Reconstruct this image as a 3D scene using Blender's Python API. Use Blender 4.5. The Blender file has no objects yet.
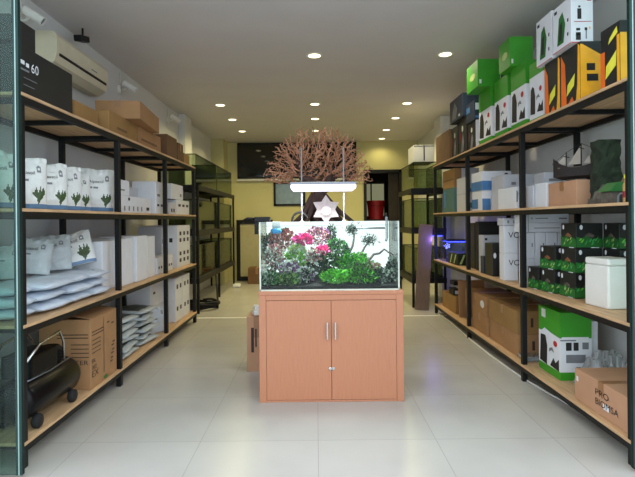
import bpy, bmesh, math, random
import numpy as np
from mathutils import Vector, Matrix, noise
S = bpy.context.scene
COL = S.collection
R = math.radians
rnd = random.Random(7)
F = 470.0                                   # focal length in pixels

# ------------------------------------------------------------------ materials
def lin(c):
    return tuple(((v/255)/12.92 if v/255 <= .04045 else ((v/255+.055)/1.055)**2.4) for v in c)
def base(name):
    m = bpy.data.materials.new(name); m.use_nodes = True
    nt = m.node_tree; nt.nodes.clear()
    out = nt.nodes.new('ShaderNodeOutputMaterial')
    return m, nt, out
def mat(name, rgb, rough=.6, metal=0, var=.12, scale=9, bump=0, stretch=(1, 1, 1), detail=4, spec=.5):
    m, nt, out = base(name); N = nt.nodes.new; L = nt.links.new
    b = N('ShaderNodeBsdfPrincipled'); L(b.outputs[0], out.inputs[0])
    c = lin(rgb)
    b.inputs['Roughness'].default_value = rough; b.inputs['Metallic'].default_value = metal
    b.inputs['Specular IOR Level'].default_value = spec
    tc = N('ShaderNodeTexCoord'); mp = N('ShaderNodeMapping'); mp.inputs['Scale'].default_value = stretch
    nz = N('ShaderNodeTexNoise'); nz.inputs['Scale'].default_value = scale; nz.inputs['Detail'].default_value = detail
    L(tc.outputs['Object'], mp.inputs[0]); L(mp.outputs[0], nz.inputs['Vector'])
    cr = N('ShaderNodeValToRGB'); e = cr.color_ramp.elements
    e[0].position = .3; e[1].position = .7
    e[0].color = (*[v*(1-var) for v in c], 1); e[1].color = (*[min(1, v*(1+var)) for v in c], 1)
    L(nz.outputs['Fac'], cr.inputs[0]); L(cr.outputs[0], b.inputs['Base Color'])
    if bump:
        bp = N('ShaderNodeBump'); bp.inputs['Strength'].default_value = bump; bp.inputs['Distance'].default_value = .01
        L(nz.outputs['Fac'], bp.inputs['Height']); L(bp.outputs[0], b.inputs['Normal'])
    return m
def emit(name, rgb, s):
    m, nt, out = base(name)
    e = nt.nodes.new('ShaderNodeEmission'); e.inputs[0].default_value = (*lin(rgb), 1); e.inputs[1].default_value = s
    nt.links.new(e.outputs[0], out.inputs[0]); return m
def glass(name, tint=(235, 245, 240), refl=1.0, rough=.02, body=0, bodyrgb=(120, 140, 130)):
    m, nt, out = base(name); N = nt.nodes.new; L = nt.links.new
    t = N('ShaderNodeBsdfTransparent'); t.inputs[0].default_value = (*lin(tint), 1)
    last = t
    if body:
        d = N('ShaderNodeBsdfDiffuse'); d.inputs[0].default_value = (*lin(bodyrgb), 1)
        mx = N('ShaderNodeMixShader'); mx.inputs[0].default_value = body
        L(t.outputs[0], mx.inputs[1]); L(d.outputs[0], mx.inputs[2]); last = mx
    g = N('ShaderNodeBsdfGlossy'); g.inputs['Roughness'].default_value = rough
    fr = N('ShaderNodeFresnel'); fr.inputs[0].default_value = 1.45
    mm = N('ShaderNodeMath'); mm.operation = 'MULTIPLY'; mm.inputs[1].default_value = refl
    L(fr.outputs[0], mm.inputs[0])
    m2 = N('ShaderNodeMixShader'); L(mm.outputs[0], m2.inputs[0]); L(last.outputs[0], m2.inputs[1]); L(g.outputs[0], m2.inputs[2])
    L(m2.outputs[0], out.inputs[0]); return m
def tile_mat(name, rgb, size, rough):
    m, nt, out = base(name); N = nt.nodes.new; L = nt.links.new
    b = N('ShaderNodeBsdfPrincipled'); L(b.outputs[0], out.inputs[0])
    tc = N('ShaderNodeTexCoord'); br = N('ShaderNodeTexBrick')
    br.offset = 0; br.squash = 1
    c = lin(rgb)
    br.inputs['Color1'].default_value = (*c, 1); br.inputs['Color2'].default_value = (*[v*.95 for v in c], 1)
    br.inputs['Mortar'].default_value = (*[v*.72 for v in c], 1)
    br.inputs['Scale'].default_value = 1; br.inputs['Mortar Size'].default_value = .0025
    br.inputs['Brick Width'].default_value = size; br.inputs['Row Height'].default_value = size
    L(tc.outputs['Object'], br.inputs['Vector'])
    nz = N('ShaderNodeTexNoise'); nz.inputs['Scale'].default_value = 2.2; nz.inputs['Detail'].default_value = 6
    L(tc.outputs['Object'], nz.inputs['Vector'])
    mx = N('ShaderNodeMix'); mx.data_type = 'RGBA'; mx.blend_type = 'MULTIPLY'; mx.inputs[0].default_value = .22
    L(br.outputs['Color'], mx.inputs[6]); L(nz.outputs['Fac'], mx.inputs[7]); L(mx.outputs[2], b.inputs['Base Color'])
    b.inputs['Roughness'].default_value = rough
    return m

M = {
 'floor': tile_mat('beige floor tile', (194, 191, 184),   .8, .26),
 'pave': mat('pavement', (190, 190, 188), .8, var=.08, scale=3),
 'ceil': mat('ceiling paint', (208, 204, 204), .75, var=.02, scale=2),
 'wall': mat('wall paint', (216, 216, 214), .8, var=.03, scale=2),
 'wallback': mat('back wall paint', (200, 194, 142), .8, var=.04, scale=2),
 'white': mat('white plastic', (226, 224, 216), .4, var=.03),
 'cream': mat('aged white plastic', (218, 208, 180), .45, var=.04),
 'black': mat('black painted steel', (15, 16, 17), .5, var=.2, spec=.3),
 'blackgloss': mat('black gloss paint', (8, 8, 10), .3, var=.2, spec=.2),
 'rubber': mat('black rubber', (20, 20, 20), .8),
 'ply': mat('plywood', (198, 162, 122), .6, var=.2, scale=4, stretch=(9, 1, 9)),
 'wood': mat('reddish wood veneer', (180, 120, 88), .45, var=.06, scale=9, stretch=(14, 14, .9), detail=7),
 'wooddark': mat('dark seam', (90, 55, 42), .7),
 'card': mat('brown cardboard', (160, 120, 80), .8, var=.1, scale=5),
 'card2': mat('pale brown cardboard', (184, 140, 108), .8, var=.07, scale=5),
 'carddark': mat('dark brown cardboard', (112, 80, 52), .8, var=.1, scale=5),
 'cardtan': mat('tan cardboard', (150, 114, 66), .8, var=.1, scale=5),
 'rodpl': mat('grey rod', (150, 150, 150), .4, var=.03),
 'plank': mat('weathered board', (122, 100, 86), .7, var=.15, stretch=(8, 8, 1)),
 'starpl': mat('pale pink plastic', (222, 208, 204), .5, var=.08),
 'tape': mat('packing tape', (150, 106, 70), .3, var=.05),
 'paper': mat('white coated card', (222, 224, 228), .55, var=.03),
 'paperg': mat('grey white card', (196, 198, 204), .6, var=.04),
 'ink': mat('black ink', (30, 28, 28), .6),
 'inkbrown': mat('brown ink', (58, 40, 34), .7),
 'greyink': mat('grey ink', (120, 122, 126), .6),
 'red': mat('red print', (176, 30, 34), .5),
 'orange': mat('orange card', (232, 106, 30), .5),
 'yellow': mat('yellow card', (246, 176, 36), .5),
 'lemon': mat('lemon yellow print', (232, 226, 70), .5),
 'green': mat('green card', (56, 148, 34), .45, var=.06),
 'greendk': mat('dark green print', (34, 104, 40), .55),
 'leafg': mat('leaf green print', (64, 170, 84), .5),
 'blackcard': mat('black coated card', (26, 27, 26), .5),
 'blue': mat('blue print', (70, 120, 170), .5),
 'teal': mat('teal card', (70, 110, 112), .55),
 'navy': mat('navy card', (34, 48, 66), .5),
 'bagwhite': mat('white plastic sack', (222, 224, 220), .35, var=.05, scale=14, bump=.25),
 'baggrey': mat('grey plastic sack', (176, 184, 186), .35, var=.1, scale=14, bump=.25),
 'bagbluegrey': mat('pale blue plastic sack', (200, 210, 222), .32, var=.08, scale=12, bump=.3),
 'bagdark': mat('dark sack print', (70, 78, 76), .4, var=.2),
 'bagblue': mat('blue sack band', (92, 126, 160), .4),
 'leafdk': mat('dark plant print', (58, 78, 40), .5, var=.3, scale=30),
 'wrap': glass('clear plastic wrap', (225, 228, 228), 2.0, .15, .35, (215, 218, 220)),
 'chrome': mat('brushed metal', (200, 200, 198), .25, metal=1, var=.05),
 'steel': mat('grey steel', (140, 144, 150), .4, metal=.8, var=.05),
 'twig': mat('driftwood twig', (176, 126, 96), .8, var=.4, scale=12),
 'bark': mat('driftwood bark', (74, 54, 48), .85, var=.3, scale=12),
 'tankwood': mat('sunken driftwood', (96, 82, 78), .8, var=.2, scale=20),
 'soil': mat('aquarium soil', (34, 30, 28), .95, var=.4, scale=70, bump=.5),
 'pink': mat('pink leaf', (214, 70, 140), .5, var=.2),
 'rose': mat('dusty rose leaf', (168, 112, 112), .5, var=.25),
 'plum': mat('purple leaf', (132, 92, 134), .5, var=.25),
 'bronze': mat('bronze leaf', (136, 88, 62), .5, var=.25),
 'moss': mat('fresh green leaf', (112, 190, 58), .5, var=.3),
 'grass': mat('mid green leaf', (56, 128, 46), .5, var=.3),
 'deep': mat('deep green leaf', (36, 72, 40), .5, var=.3),
 'lime': mat('pale lime leaf', (176, 198, 120), .5, var=.2),
 'silver': mat('pale leaf', (206, 214, 200), .5, var=.1),
 'darkmoss': mat('dark moss', (58, 74, 60), .8, var=.3),
 'rock': mat('grey rock', (88, 80, 70), .9, var=.35, scale=18, bump=.5),
 'camo': mat('mossy rock', (32, 42, 26), .9, var=.8, scale=14, bump=.6),
 'canvas': mat('sail cloth', (170, 160, 146), .8, var=.1),
 'hull': mat('dark resin', (36, 28, 24), .7, var=.3),
 'bluepl': mat('blue plastic', (40, 150, 214), .4),
 'redpl': mat('red plastic', (150, 20, 26), .45),
 'fabric': mat('dark fabric', (40, 36, 34), .9),
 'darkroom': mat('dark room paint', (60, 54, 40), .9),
 'brick': mat('brick brown', (92, 54, 44), .8),
 'bottle': mat('amber label', (180, 140, 80), .4),
 'purplefoam': mat('violet plastic', (90, 70, 190), .5),
 'glass': glass('clear tank glass', (244, 250, 248), .45),
 'tankdim': glass('old tank glass', (222, 230, 214), .7, .05, .06, (54, 60, 44)),
 'water': glass('aquarium water', (244, 252, 250), .8),
 'doorglass': glass('green door glass', (216, 232, 226), .5, 0, 0, (110, 140, 132)),
 'dooredge': mat('glass door edge', (40, 60, 56), .6, var=.1, spec=.2),
 'dooredgelight': mat('polished glass edge', (150, 176, 170), .15, var=.05),
 'nightglass': mat('dark window glass', (24, 26, 20), .05, var=.1, spec=.6),
 'blueglass': mat('bluish window glass', (110, 130, 130), .15, var=.1),
 'mirror': mat('pale backed glass', (176, 168, 128), .15, var=.05),
 'lampglow': emit('downlight glow', (255, 240, 196), 4),
 'ledglow': emit('white led diffuser', (236, 236, 255), 2.2),
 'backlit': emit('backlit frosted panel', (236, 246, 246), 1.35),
 'blueglow': emit('blue led', (40, 50, 255), 9),
 'winlit': emit('daylit far pane', (190, 190, 150), .35),
}

# ------------------------------------------------------------------ mesh builder
class MB:
    def __init__(s): s.bm = bmesh.new(); s.mi = 0
    def v(s, *p): return s.bm.verts.new(p)
    def face(s, vs):
        try:
            f = s.bm.faces.new(vs); f.material_index = s.mi; return f
        except ValueError: return None
    def box(s, x0, x1, y0, y1, z0, z1, bev=0, mtx=None):
        vs = [s.v(x, y, z) for z in (z0, z1) for y in (y0, y1) for x in (x0, x1)]
        if mtx: 
            for q in vs: q.co = mtx @ q.co
        fs = [s.face([vs[i] for i in q]) for q in ((0, 2, 3, 1), (4, 5, 7, 6), (0, 1, 5, 4), (2, 6, 7, 3), (0, 4, 6, 2), (1, 3, 7, 5))]
        if bev:
            es = list({e for f in fs for e in f.edges})
            r = bmesh.ops.bevel(s.bm, geom=es, offset=bev, segments=2, profile=.5, affect='EDGES')
            for f in r['faces']: f.material_index = s.mi
        return s
    def poly(s, pts): s.face([s.v(*p) for p in pts]); return s
    def prism(s, pts, off):
        a = [s.v(*p) for p in pts]; o = Vector(off); b = [s.v(*(Vector(p)+o)) for p in pts]
        s.face(a[::-1]); s.face(b); n = len(a)
        for i in range(n): s.face([a[i], a[(i+1) % n], b[(i+1) % n], b[i]])
        return s
    def tube(s, pts, rad, n=8, caps=True):
        pts = [Vector(p) for p in pts]
        rads = rad if isinstance(rad, (list, tuple)) else [rad]*len(pts)
        rings = []; up = None
        for i, p in enumerate(pts):
            d = (pts[min(i+1, len(pts)-1)]-pts[max(i-1, 0)])
            if d.length < 1e-9: d = Vector((0, 0, 1))
            d.normalize()
            if up is None:
                up = Vector((0, 0, 1)) if abs(d.z) < .9 else Vector((1, 0, 0))
            a = d.cross(up)
            if a.length < 1e-5: a = d.cross(Vector((0, 1, 0)))
            a.normalize(); b = a.cross(d).normalized(); up = b
            rings.append([s.v(*(p+rads[i]*(math.cos(2*math.pi*k/n)*a+math.sin(2*math.pi*k/n)*b))) for k in range(n)])
        for r0, r1 in zip(rings, rings[1:]):
            for k in range(n): s.face([r0[k], r0[(k+1) % n], r1[(k+1) % n], r1[k]])
        if caps: s.face(rings[0][::-1]); s.face(rings[-1])
        return s
    def lathe(s, prof, mtx=None, n=20, caps=True):
        rings = []
        for r, z in prof:
            ring = [s.v(r*math.cos(2*math.pi*k/n), r*math.sin(2*math.pi*k/n), z) for k in range(n)] if r > 1e-6 else [s.v(0, 0, z)]
            if mtx:
                for q in ring: q.co = mtx @ q.co
            rings.append(ring)
        for a, b in zip(rings, rings[1:]):
            for k in range(n):
                k2 = (k+1) % n
                if len(a) == 1 and len(b) == 1: continue
                if len(a) == 1: s.face([a[0], b[k], b[k2]])
                elif len(b) == 1: s.face([a[k], a[k2], b[0]])
                else: s.face([a[k], a[k2], b[k2], b[k]])
        if caps and len(rings[0]) > 1: s.face(rings[0][::-1])
        if caps and len(rings[-1]) > 1: s.face(rings[-1])
        return s
    def build(s, name, mats, parent=None, loc=None, smooth=False, fix=True, rot=None):
        if fix: bmesh.ops.recalc_face_normals(s.bm, faces=s.bm.faces[:])
        me = bpy.data.meshes.new(name); s.bm.to_mesh(me); s.bm.free()
        for m in (mats if isinstance(mats, (list, tuple)) else [mats]): me.materials.append(M[m])
        if smooth:
            for p in me.polygons: p.use_smooth = True
        o = bpy.data.objects.new(name, me); COL.objects.link(o)
        if loc is not None: o.location = loc
        if rot is not None: o.rotation_euler = rot
        if parent: o.parent = parent
        return o
def tag(o, label, cat, group=None, kind=None):
    o['label'] = label; o['category'] = cat
    if group: o['group'] = group
    if kind: o['kind'] = kind
    return o
def thing(name, label, cat, loc=(0, 0, 0), rz=0, group=None):
    o = bpy.data.objects.new(name, None); COL.objects.link(o); o.empty_display_size = .1
    o.location = loc; o.rotation_euler = (0, 0, rz)
    return tag(o, label, cat, group)
def struct(o): o['kind'] = 'structure'; return o
def text_mesh(txt, size, sx=1):
    cu = bpy.data.curves.new('t', 'FONT'); cu.body = txt; cu.size = size; cu.resolution_u = 3
    ob = bpy.data.objects.new('t', cu); COL.objects.link(ob)
    bpy.context.view_layer.update()
    me = bpy.data.meshes.new_from_object(ob.evaluated_get(bpy.context.evaluated_depsgraph_get()))
    vs = [Vector((v.co.x*sx, v.co.y, 0)) for v in me.vertices]; fs = [tuple(p.vertices) for p in me.polygons]
    bpy.data.objects.remove(ob); bpy.data.curves.remove(cu); bpy.data.meshes.remove(me)
    return vs, fs
def lettering(txt, size, place, m, parent, sx=1):
    vs, fs = text_mesh(txt, size, sx)
    b = MB(); q = [b.v(*place(p)) for p in vs]
    for f in fs: b.face([q[i] for i in f])
    return b.build('lettering', m, parent, fix=False)

# ------------------------------------------------------------------ cartons
def facef(k, w, d, h):
    return {'N': (Vector((-w/2, -d/2, 0)), Vector((w, 0, 0)), Vector((0, 0, h)), Vector((0, -1, 0))),
            'R': (Vector((w/2, -d/2, 0)), Vector((0, d, 0)), Vector((0, 0, h)), Vector((1, 0, 0))),
            'L': (Vector((-w/2, d/2, 0)), Vector((0, -d, 0)), Vector((0, 0, h)), Vector((-1, 0, 0))),
            'T': (Vector((-w/2, -d/2, h)), Vector((w, 0, 0)), Vector((0, d, 0)), Vector((0, 0, 1)))}[k]
def prints_on(root, w, d, h, prints, e=.0015):
    for fk in 'NRLT':
        quads = [p for p in prints if p[0] != 't' and p[1] == fk]
        if not quads: continue
        keys = []; b = MB()
        for j, p in enumerate(quads):
            O, U, V, n = facef(p[1], w, d, h); mk = p[-1]
            if mk not in keys: keys.append(mk)
            b.mi = keys.index(mk); off = n*(e+.0004*(j % 4))
            if p[0] == 'q':
                u0, v0, u1, v1 = p[2:6]; pts = ((u0, v0), (u1, v0), (u1, v1), (u0, v1))
            elif p[0] == 'e':
                u0, v0, u1, v1 = p[2:6]
                pts = [((u0+u1)/2+(u1-u0)/2*math.cos(a), (v0+v1)/2+(v1-v0)/2*math.sin(a)) for a in [2*math.pi*k/14 for k in range(14)]]
            else: pts = p[2]
            b.poly([O+U*u+V*v+off for u, v in pts])
        b.build('printed_design', keys, root, fix=False)
    for p in prints:
        if p[0] == 't':
            O, U, V, n = facef(p[1], w, d, h); uh, vh = U.normalized(), V.normalized()
            st = O+U*p[2]+V*p[3]+n*(e+.001)
            lettering(p[5], p[4], lambda q: st+uh*q.x+vh*q.y, p[6], root, p[7] if len(p) > 7 else 1)
def carton(name, label, cat, X, Y, z, h, m, group=None, prints=(), tape=None, rz=0, bands=None, flaps=False, bev=.004):
    w, d = X[1]-X[0], Y[1]-Y[0]
    loc = ((X[0]+X[1])/2, (Y[0]+Y[1])/2, z)
    parts = bool(prints or tape or flaps)
    b = MB()
    if bands:                                  # [(v0,v1,material)] stacked colour bands of one printed body
        keys = [q[2] for q in bands]
        for i, (v0, v1, _) in enumerate(bands):
            b.mi = i; b.box(-w/2, w/2, -d/2, d/2, v0*h, v1*h)
    else:
        keys = [m]; b.box(-w/2, w/2, -d/2, d/2, 0, h, min(bev, h/8))
    if not parts:
        o = b.build(name, keys, None, loc, rot=(0, 0, rz)); return tag(o, label, cat, group)
    t = thing(name, label, cat, loc, rz, group)
    b.build('box_body', keys, t)
    if tape:                                   # 'Y' or 'X': direction of the seam along the top
        k = MB(); e = .0012; tw = .03
        if tape == 'X':
            k.box(-w/2-e, w/2+e, -tw, tw, h, h+e)
            for sx in (-1, 1): k.box(*sorted((sx*w/2, sx*(w/2+e))), -tw, tw, h*.62, h)
        else:
            k.box(-tw, tw, -d/2-e, d/2+e, h, h+e)
            for sy in (-1, 1): k.box(-tw, tw, *sorted((sy*d/2, sy*(d/2+e))), h*.62, h)
        k.build('tape', 'tape', t)
    if flaps:
        for sx in (-1, 1):
            k = MB(); k.box(0, w*.46, -d/2, d/2, 0, .004, mtx=None)
            f = k.build('flap', keys[0], t, (sx*w/2, 0, h+.002), rot=(0, R(-10), 0 if sx < 0 else math.pi))
    prints_on(t, w, d, h, prints)
    return t

# ------------------------------------------------------------------ room
XL, XR, YF, YB, H = -2.5, 2.56, 2.62, 11.75, 3.46
def slab(name, x0, x1, y0, y1, z0, z1, m):
    return struct(MB().box(x0, x1, y0, y1, z0, z1).build(name, m))
slab('floor', XL-.2, XR+.2, YF, YB+3, -.1, 0, 'floor')
slab('ground_front', -14, 14, -14, YF, -.1, -.012, 'pave')
slab('ceiling', XL-.2, XR+.2, YF, YB+3, H, H+.15, 'ceil')
slab('wall_left', XL-.2, XL, YF, YB, 0, H, 'wall')
slab('wall_right', XR, XR+.2, YF, YB, 0, H, 'wall')
# back wall with the doorway opening on the right
DX0, DX1, DZ = 1.2, 2.15, 2.74
b = MB()
b.box(XL, DX0, YB, YB+.2, 0, H); b.box(DX0, DX1, YB, YB+.2, DZ, H); b.box(DX1, XR, YB, YB+.2, 0, H)
struct(b.build('wall_back', 'wallback'))
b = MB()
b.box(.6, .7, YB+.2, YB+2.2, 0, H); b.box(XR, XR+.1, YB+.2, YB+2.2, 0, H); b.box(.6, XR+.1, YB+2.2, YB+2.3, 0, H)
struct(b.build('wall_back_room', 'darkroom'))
slab('trim_1', XL, -1.35+3.9, 7.24, 7.30, 0, .004, 'white')
slab('trim_2', XL, XL+.12, 8.6, 9.05, 0, H, 'wall')
slab('trim_3', XR-.17, XR, 8.95, 9.45, 0, H, 'wall')
slab('trim_4', XL, -2.2, YB-.5, YB, 0, H, 'wallback')
# windows in the back wall
def window(name, x0, x1, z0, z1, g, fm):
    b = MB(); t = .05; y = YB-.03
    b.box(x0, x1, y, YB, z0, z0+t); b.box(x0, x1, y, YB, z1-t, z1); b.box(x0, x0+t, y, YB, z0, z1); b.box(x1-t, x1, y, YB, z0, z1)
    o = struct(b.build(name, fm))
    MB().box(x0+t, x1-t, YB-.012, YB-.002, z0+t, z1-t).build('window_pane', g, o)
    return o
window('window_1', -1.95, 1.02, 2.55, H-.02, 'nightglass', 'black')
window('window_2', -1.05, -.26, 1.86, 2.46, 'blueglass', 'black')
MB().box(-1.95, 1.02, YB-.09, YB, 2.49, 2.53).build('window_sill', 'wall', bpy.data.objects['window_1'])
# dark door leaf and frame in the doorway
b = MB(); b.box(DX0, DX0+.07, YB-.04, YB+.2, 0, DZ); b.box(DX1-.07, DX1, YB-.04, YB+.2, 0, DZ); b.box(DX0, DX1, YB-.04, YB+.2, DZ-.07, DZ)
d3 = struct(b.build('door_3', 'black'))
MB().box(1.83, 2.08, YB+.08, YB+.13, .01, DZ-.08).build('door_leaf', 'hull', d3)
b = MB(); b.box(1.3, 1.36, YB+2.16, YB+2.2, 1.6, 2.6); b.box(2.02, 2.08, YB+2.16, YB+2.2, 1.6, 2.6); b.box(1.3, 2.08, YB+2.16, YB+2.2, 1.55, 1.6); b.box(1.62, 1.66, YB+2.16, YB+2.2, 1.6, 2.6)
w3 = struct(b.build('window_3', 'black'))
MB().box(1.36, 2.02, YB+2.18, YB+2.195, 1.6, 2.55).build('window_pane', 'winlit', w3)

# glass shop doors at the front
def door(name, x0, x1, xe):
    b = MB().box(min(x0, x1), max(x0, x1), 2.762, 2.774, .02, 3.3)
    o = struct(b.build(name, 'doorglass'))
    s = 1 if xe > 0 else -1
    MB().box(*sorted((xe, xe+s*.035)), 2.755, 2.781, .02, 3.3).build('door_stile', 'dooredge', o)
    MB().box(*sorted((xe+s*.014, xe+s*.020)), 2.753, 2.781, .02, 3.3).build('edge_strip', 'dooredgelight', o)
    MB().box(*sorted((xe+s*.13, xe+s*.14)), 2.750, 2.756, .02, 3.3).build('overlap_strip', 'dooredgelight', o)
    return o
door('door_1', -2.48, -1.738, -1.738)
door('door_2', 1.85, 2.54, 1.85)

# ------------------------------------------------------------------ shelving
LZ = [.16, .875, 1.59, 2.30]; RZ = [.155, .86, 1.59, 2.34]
LP = [2.88, 4.30, 5.65, 6.97]; RP = [2.835, 4.325, 5.88, 7.48]
def shelving(name, label, xf, s, posts, zs):
    """xf front edge, s = outward direction (-1 left, +1 right)"""
    t = thing(name, label, 'shelf', (xf, posts[0], 0))
    y0 = posts[0]; D = .55; top = zs[-1]-.02
    for i, y in enumerate(posts):
        for xx in (0, D-.045):
            MB().box(*sorted((s*xx, s*(xx+.045))), y-y0-.022, y-y0+.022, .0, top, .003).build('post', 'black', t)
    for z in zs:
        for ya, yb in zip(posts, posts[1:]):
            a, c = ya-y0, yb-y0
            b = MB()
            for xx in (.001, D-.035): b.box(*sorted((s*xx, s*(xx+.034))), a+.022, c-.022, z-.062, z-.021)
            for k in range(3):
                yy = a+.022+(c-a-.085)*k/2
                b.box(*sorted((s*.036, s*(D-.036))), yy, yy+.036, z-.056, z-.023)
            b.build('frame_bar', 'black', t)
            MB().box(*sorted((-s*.006, s*(D-.002))), a+.002-(.024 if ya == posts[0] else 0), c-.002+(.024 if yb == posts[-1] else 0), z-.02, z, .002).build('shelf_board', 'ply', t)
    return t
# posts pass inside the boards' outline, so the boards sit on their top only at the highest level
shelving('shelving_unit', 'long black steel shelving with plywood boards along the left wall', -1.79, -1, LP, LZ)
shelving('shelving_unit', 'long black steel shelving with plywood boards along the right wall', 1.88, 1, RP, RZ)

# ------------------------------------------------------------------ downlights
LR = [(5.6, (0, 1.56)), (7.95, (-1.6, 0, 1.56)), (9.1, (-1.6, 0, 1.56)), (10.3, (-1.6, 0, 1.56)), (11.4, (1.62,))]
rown = ['nearest', 'second', 'third', 'fourth', 'farthest']
for ri, (y, xs) in enumerate(LR):
    for x in xs:
        side = 'left column' if x < -.5 else 'right column' if x > .5 else 'middle column'
        t = thing('recessed_downlight', f'round glowing ceiling downlight of the {rown[ri]} row, {side}', 'ceiling light', (x, y, H), 0, 'ceiling downlights')
        MB().lathe([(.075, -.006), (.098, -.006), (.1, 0)], n=28, caps=False).build('trim_ring', 'white', t, smooth=False)
        MB().lathe([(.0, -.004), (.074, -.004)], n=28, caps=False).build('lens', 'lampglow', t)
        la = bpy.data.lights.new('downlight_lamp', 'SPOT'); la.energy = (40, 78, 78, 66, 22)[ri]; la.specular_factor = 0; la.color = (1, .86, .62) if ri == 0 else (1, .86, .42); la.spot_size = R(150); la.spot_blend = .7; la.shadow_soft_size = .07
        lo = bpy.data.objects.new('downlight_lamp', la); COL.objects.link(lo); lo.location = (x, y, H-.02); lo.parent = None

# ------------------------------------------------------------------ aquarium cabinet, tank, lamp
CX0, CX1, CY0, CY1, CZ = -.478, .712, 3.87, 4.43, .914
cb = thing('aquarium_cabinet', 'reddish brown wooden two door cabinet carrying the lit planted aquarium', 'cabinet', ((CX0+CX1)/2, CY0, 0))
w2 = (CX1-CX0)/2; cd = CY1-CY0
b = MB(); b.box(-w2, -w2+.018, .02, cd, 0, CZ-.03); b.box(w2-.018, w2, .02, cd, 0, CZ-.03); b.box(-w2+.018, w2-.018, cd-.012, cd, .0, CZ-.03); b.box(-w2+.018, w2-.018, .03, cd-.012, .03, .05)
b.build('carcass', 'wood', cb)
MB().box(-w2-.002, w2+.002, -.002, cd, CZ-.03, CZ, .003).build('cabinet_top', 'wood', cb)
for sx in (-1, 1): MB().box(*sorted((sx*w2, sx*(w2-.058))), 0, .02, 0, CZ-.031, .002).build('stile', 'wood', cb)
MB().box(-w2+.0585, w2-.0585, .003, .02, CZ-.075, CZ-.031, .002).build('top_rail', 'wood', cb)
MB().box(-w2+.0585, w2-.0585, .003, .02, 0, .016, .002).build('bottom_rail', 'wood', cb)
dw = w2-.058
for sx in (-1, 1):
    xa, xb = sorted((sx*.0015, sx*(dw-.0015)))
    d = MB().box(xa, xb, .001, .02, .019, CZ-.078, .003).build('door', 'wood', cb)
    b = MB(); hx = sx*.033; b.box(hx-.006, hx+.006, -.026, -.016, .52, .66, .002)
    for zz in (.535, .645): b.tube([(hx, .001, zz), (hx, -.017, zz)], .004)
    b.build('handle', 'chrome', d)
b = MB(); b.lathe([(.013, 0), (.013, .008), (.009, .010), (0, .010)], Matrix.Translation((-.012, .001, .275)) @ Matrix.Rotation(R(90), 4, 'X'), 16)
b.box(.004, .026, -.006, .0, .266, .286, .002); b.build('lock', 'chrome', cb)

TX0, TX1, TY0, TY1, TZ0, TZ1 = -.472, .688, 3.90, 4.40, CZ+.004, 1.486
tk = thing('planted_aquarium', 'brightly lit rimless glass aquarium full of plants on the wooden cabinet', 'aquarium', ((TX0+TX1)/2, (TY0+TY1)/2, CZ))
w2 = (TX1-TX0)/2; d2 = (TY1-TY0)/2; h = TZ1-CZ; g = .009
MB().box(-w2, w2, -d2, d2, 0, .004).build('base_mat', 'white', tk)
b = MB(); b.box(-w2+g, w2-g, -d2, -d2+g, .004, h); b.build('front_pane', 'glass', tk)
for sx in (-1, 1): MB().box(*sorted((sx*w2, sx*(w2-g))), -d2, d2, .004, h).build('side_pane', 'glass', tk)
MB().box(-w2+g, w2-g, d2-g, d2, .004, h).build('back_pane', 'backlit', tk)
b = MB()
for sx in (-1, 1):
    b.box(*sorted((sx*(w2+.001), sx*(w2-.011))), -d2-.0015, -d2, .004, h)
b.box(-w2, w2, -d2-.0015, -d2, .0, .012)
b.build('silicone_seam', 'silver', tk)
MB().box(-w2+g, w2-g, -d2+g, d2-g, h-.035, h-.034).build('water_surface', 'water', tk)
# substrate slope: low at the glass, rising to the back
b = MB(); nx, ny = 26, 10; gr = [[None]*(ny+1) for _ in range(nx+1)]
for i in range(nx+1):
    for j in range(ny+1):
        u, v = i/nx, j/ny
        z = .035+.06*v+.03*max(0, 1-abs(u-.42)*2.2)*v+.012*noise.noise(Vector((u*9, v*5, 1)))
        gr[i][j] = b.v(-w2+g+.001+u*(2*w2-2*g-.002), -d2+g+.001+v*(2*d2-2*g-.002), z)
bot = [[b.v(q.co.x, q.co.y, .005) for q in r] for r in gr]
for i in range(nx):
    for j in range(ny):
        b.face([gr[i][j], gr[i+1][j], gr[i+1][j+1], gr[i][j+1]]); b.face([bot[i][j], bot[i][j+1], bot[i+1][j+1], bot[i+1][j]])
for i in range(nx): b.face([bot[i][0], bot[i+1][0], gr[i+1][0], gr[i][0]]); b.face([bot[i][ny], gr[i][ny], gr[i+1][ny], bot[i+1][ny]])
for j in range(ny): b.face([bot[0][j], gr[0][j], gr[0][j+1], bot[0][j+1]]); b.face([bot[nx][j], bot[nx][j+1], gr[nx][j+1], gr[nx][j]])
b.build('substrate', 'soil', tk)

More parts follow.
